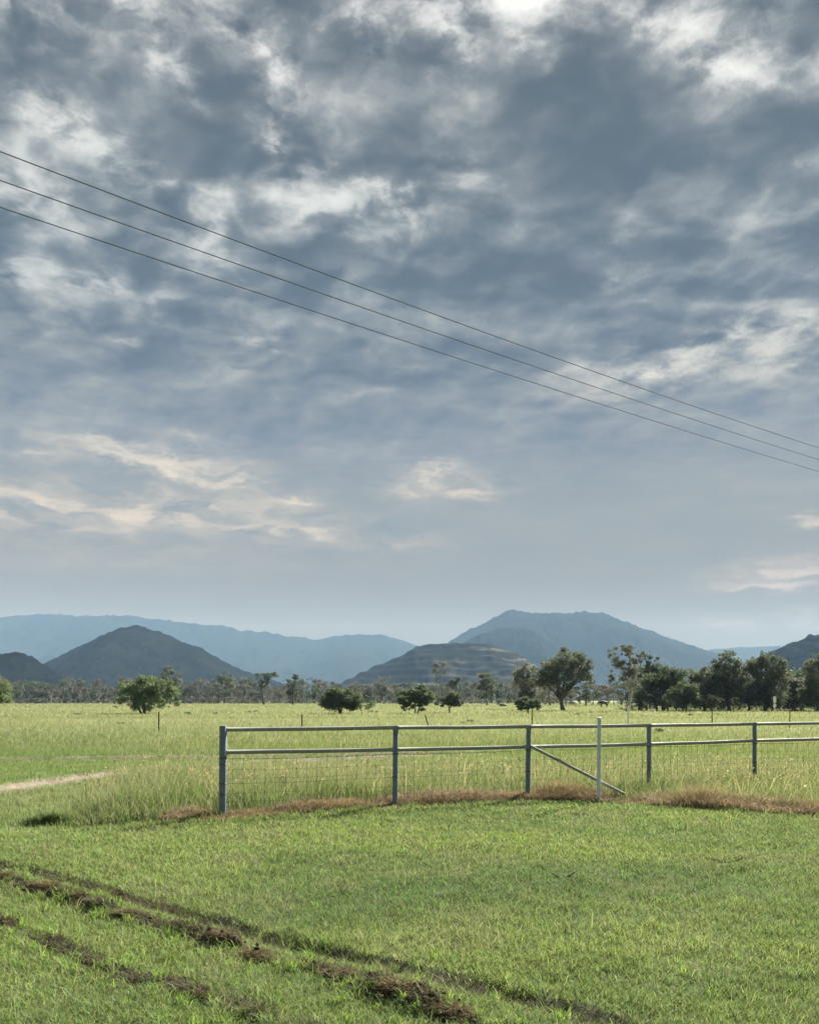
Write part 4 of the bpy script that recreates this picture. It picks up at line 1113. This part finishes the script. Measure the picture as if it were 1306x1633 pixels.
# ------------------------------------------------------------------ hills
def hill(name, crest, Y, front, back, mat, seed, rough=0.05, nx=260, ny=70, foot=-3.0, tree_bumps=0.0, terr=0.0, bend=0.0, scale=None):
    """crest: skyline points as seen; the slope runs down towards us over `front` metres and away over `back`"""
    k = Y / F
    cx = np.array([(p[0] - 653) * k for p in crest]); cz = np.array([EYE + (HZ - p[1]) * k for p in crest])
    u = np.linspace(cx[0], cx[-1], nx)
    zc = np.interp(u, cx, cz)
    ker = np.hanning(7); ker /= ker.sum(); zc = np.convolve(np.pad(zc, 3, 'edge'), ker, 'valid')
    vv = np.concatenate([np.linspace(-1, 0, int(ny * .7)), np.linspace(0, 1, int(ny * .3))[1:]])
    U, Vv = np.meshgrid(u, vv)
    Hm = zc.max()
    sc = scale or Hm * .9
    yy = Y + np.where(Vv < 0, Vv * front, Vv * back) + bend * (U - u.mean()) ** 2
    fall = np.clip(1 - np.abs(Vv), 0, 1) ** 1.15
    spur = vnoise(U, yy * .6, sc, 4, seed) - .5
    mid = np.sin(np.pi * np.clip(np.abs(Vv), 0, 1))
    z = (zc[None, :] - foot) * np.clip(fall + spur * mid * .55, 0, 1.0) + foot
    if terr:
        st = terr; q = np.floor(z / st); f = z / st - q
        z = (q + sstep(.2, .85, f)) * st * .5 + z * .5
    z += (vnoise(U, yy, sc * .12, 3, seed + 3) - .5) * rough * Hm * np.clip(fall * 3, 0, 1)
    if tree_bumps:
        z += np.maximum(vnoise(U, yy, tree_bumps * 1.4, 2, seed + 5) - .42, 0) * tree_bumps * 1.5 * np.clip(fall * 4, 0, 1)
    n_y, n_x = U.shape
    idx = np.arange(n_x * n_y).reshape(n_y, n_x)
    q = np.stack([idx[:-1, :-1], idx[:-1, 1:], idx[1:, 1:], idx[1:, :-1]], -1).reshape(-1, 4)
    # keep the seen skyline: points scale from the eye line with depth only through the crest row
    o = link(name, np_mesh(name, np.stack([U.ravel(), yy.ravel(), z.ravel()], 1), q.ravel(), np.full(len(q), 4), None, True), mat)
    tag(o, kind='structure')
    return o
WOOD = ((0.004, 0.0065, 0.007), (0.007, 0.0095, 0.009), (0.016, 0.017, 0.014))
M_H1 = hill_mat('near_hill_woodland', WOOD, 0.02)
M_H2 = hill_mat('far_hill_woodland', ((0.006, 0.009, 0.009), (0.010, 0.0125, 0.011), (0.018, 0.019, 0.015)), 0.008)
M_DUMP = hill_mat('terraced_hill', ((0.009, 0.012, 0.010), (0.016, 0.018, 0.014), (0.032, 0.031, 0.024)), 0.016, bands=(14.0, (0.085, 0.079, 0.068)))
hill('far_range', [(-420, 1012), (-250, 1000), (-120, 994), (0, 985), (40, 981), (110, 981), (126, 983), (160, 982), (205, 981), (225, 985), (262, 988), (330, 997), (400, 1007), (470, 1016), (505, 1020), (540, 1015), (575, 1012), (612, 1014), (640, 1021), (665, 1032), (700, 1046), (760, 1070), (800, 1100)],
     4300, 1300, 700, M_H2, 5, .04, 420, 70, tree_bumps=9)
hill('mesa', [(600, 1112), (640, 1085), (690, 1045), (720, 1022), (745, 1008), (770, 996), (795, 980), (808, 974), (822, 975), (850, 977), (885, 979), (908, 979), (920, 976), (948, 978), (980, 984), (992, 990), (1020, 1001), (1060, 1016), (1100, 1029), (1140, 1041), (1190, 1058), (1240, 1080), (1300, 1112)],
     3400, 900, 600, M_H2, 6, .05, 420, 80, tree_bumps=8)
hill('mesa_spur', [(690, 1110), (715, 1050), (735, 1028), (765, 1012), (800, 1003), (830, 1001), (850, 1006), (872, 1022), (900, 1042), (930, 1070), (960, 1105)],
     2650, 600, 300, M_H2, 8, .05, 260, 70, tree_bumps=7)
hill('terraced_hill', [(500, 1112), (540, 1092), (565, 1079), (590, 1066), (620, 1054), (645, 1043), (662, 1032), (675, 1030), (700, 1027), (722, 1024), (740, 1026), (775, 1027), (800, 1034), (830, 1045), (860, 1064), (890, 1090), (915, 1112)],
     1500, 420, 240, M_DUMP, 9, .03, 300, 110, terr=13.0)
hill('cone_hill', [(-40, 1108), (20, 1088), (70, 1062), (100, 1045), (130, 1030), (165, 1013), (190, 1003), (208, 999), (218, 997), (230, 1001), (250, 1007), (275, 1017), (300, 1028), (325, 1037), (350, 1052), (380, 1066), (410, 1078), (450, 1090), (500, 1110)],
     1500, 400, 260, M_H1, 10, .022, 360, 110, tree_bumps=4)
hill('wooded_knoll', [(-260, 1090), (-150, 1062), (-60, 1050), (-10, 1047), (12, 1043), (25, 1040), (40, 1043), (58, 1053), (75, 1064), (100, 1080), (130, 1098), (150, 1110)],
     900, 210, 140, M_H1, 12, .06, 240, 80, tree_bumps=4)
hill('right_hill', [(1120, 1110), (1160, 1082), (1195, 1060), (1220, 1045), (1240, 1035), (1262, 1026), (1285, 1018), (1310, 1010), (1360, 996), (1430, 990), (1520, 1000), (1620, 1040), (1700, 1090)],
     1150, 330, 200, M_H1, 14, .03, 340, 100, tree_bumps=7)
hill('distant_ridge', [(1000, 1100), (1060, 1060), (1110, 1040), (1140, 1036), (1180, 1032), (1215, 1032), (1250, 1030), (1320, 1034), (1420, 1060), (1500, 1100)],
     4700, 500, 300, M_H2, 15, .03, 200, 50, tree_bumps=6)

# ------------------------------------------------------------------ haze
def haze():
    b = Tubes(); top = 480.0; half = 5400.0
    b.box((0, (5350 - 250) / 2, (top - 1.5) / 2 - .0), (2 * half, 5350 + 250, top + 1.5 + 3.0))
    m, g = new_mat('pale_haze')
    v = g.n('ShaderNodeVolumePrincipled', {'Color': (0.40, 0.67, 1.0, 1), 'Absorption Color': (1, 1, 1, 1), 'Density': 0.000103, 'Anisotropy': 0.0})
    g.n('ShaderNodeOutputMaterial', {'Volume': v.outputs[0]})
    o = b.build('haze', m, smooth=False)
    tag(o, kind='stuff')
haze()
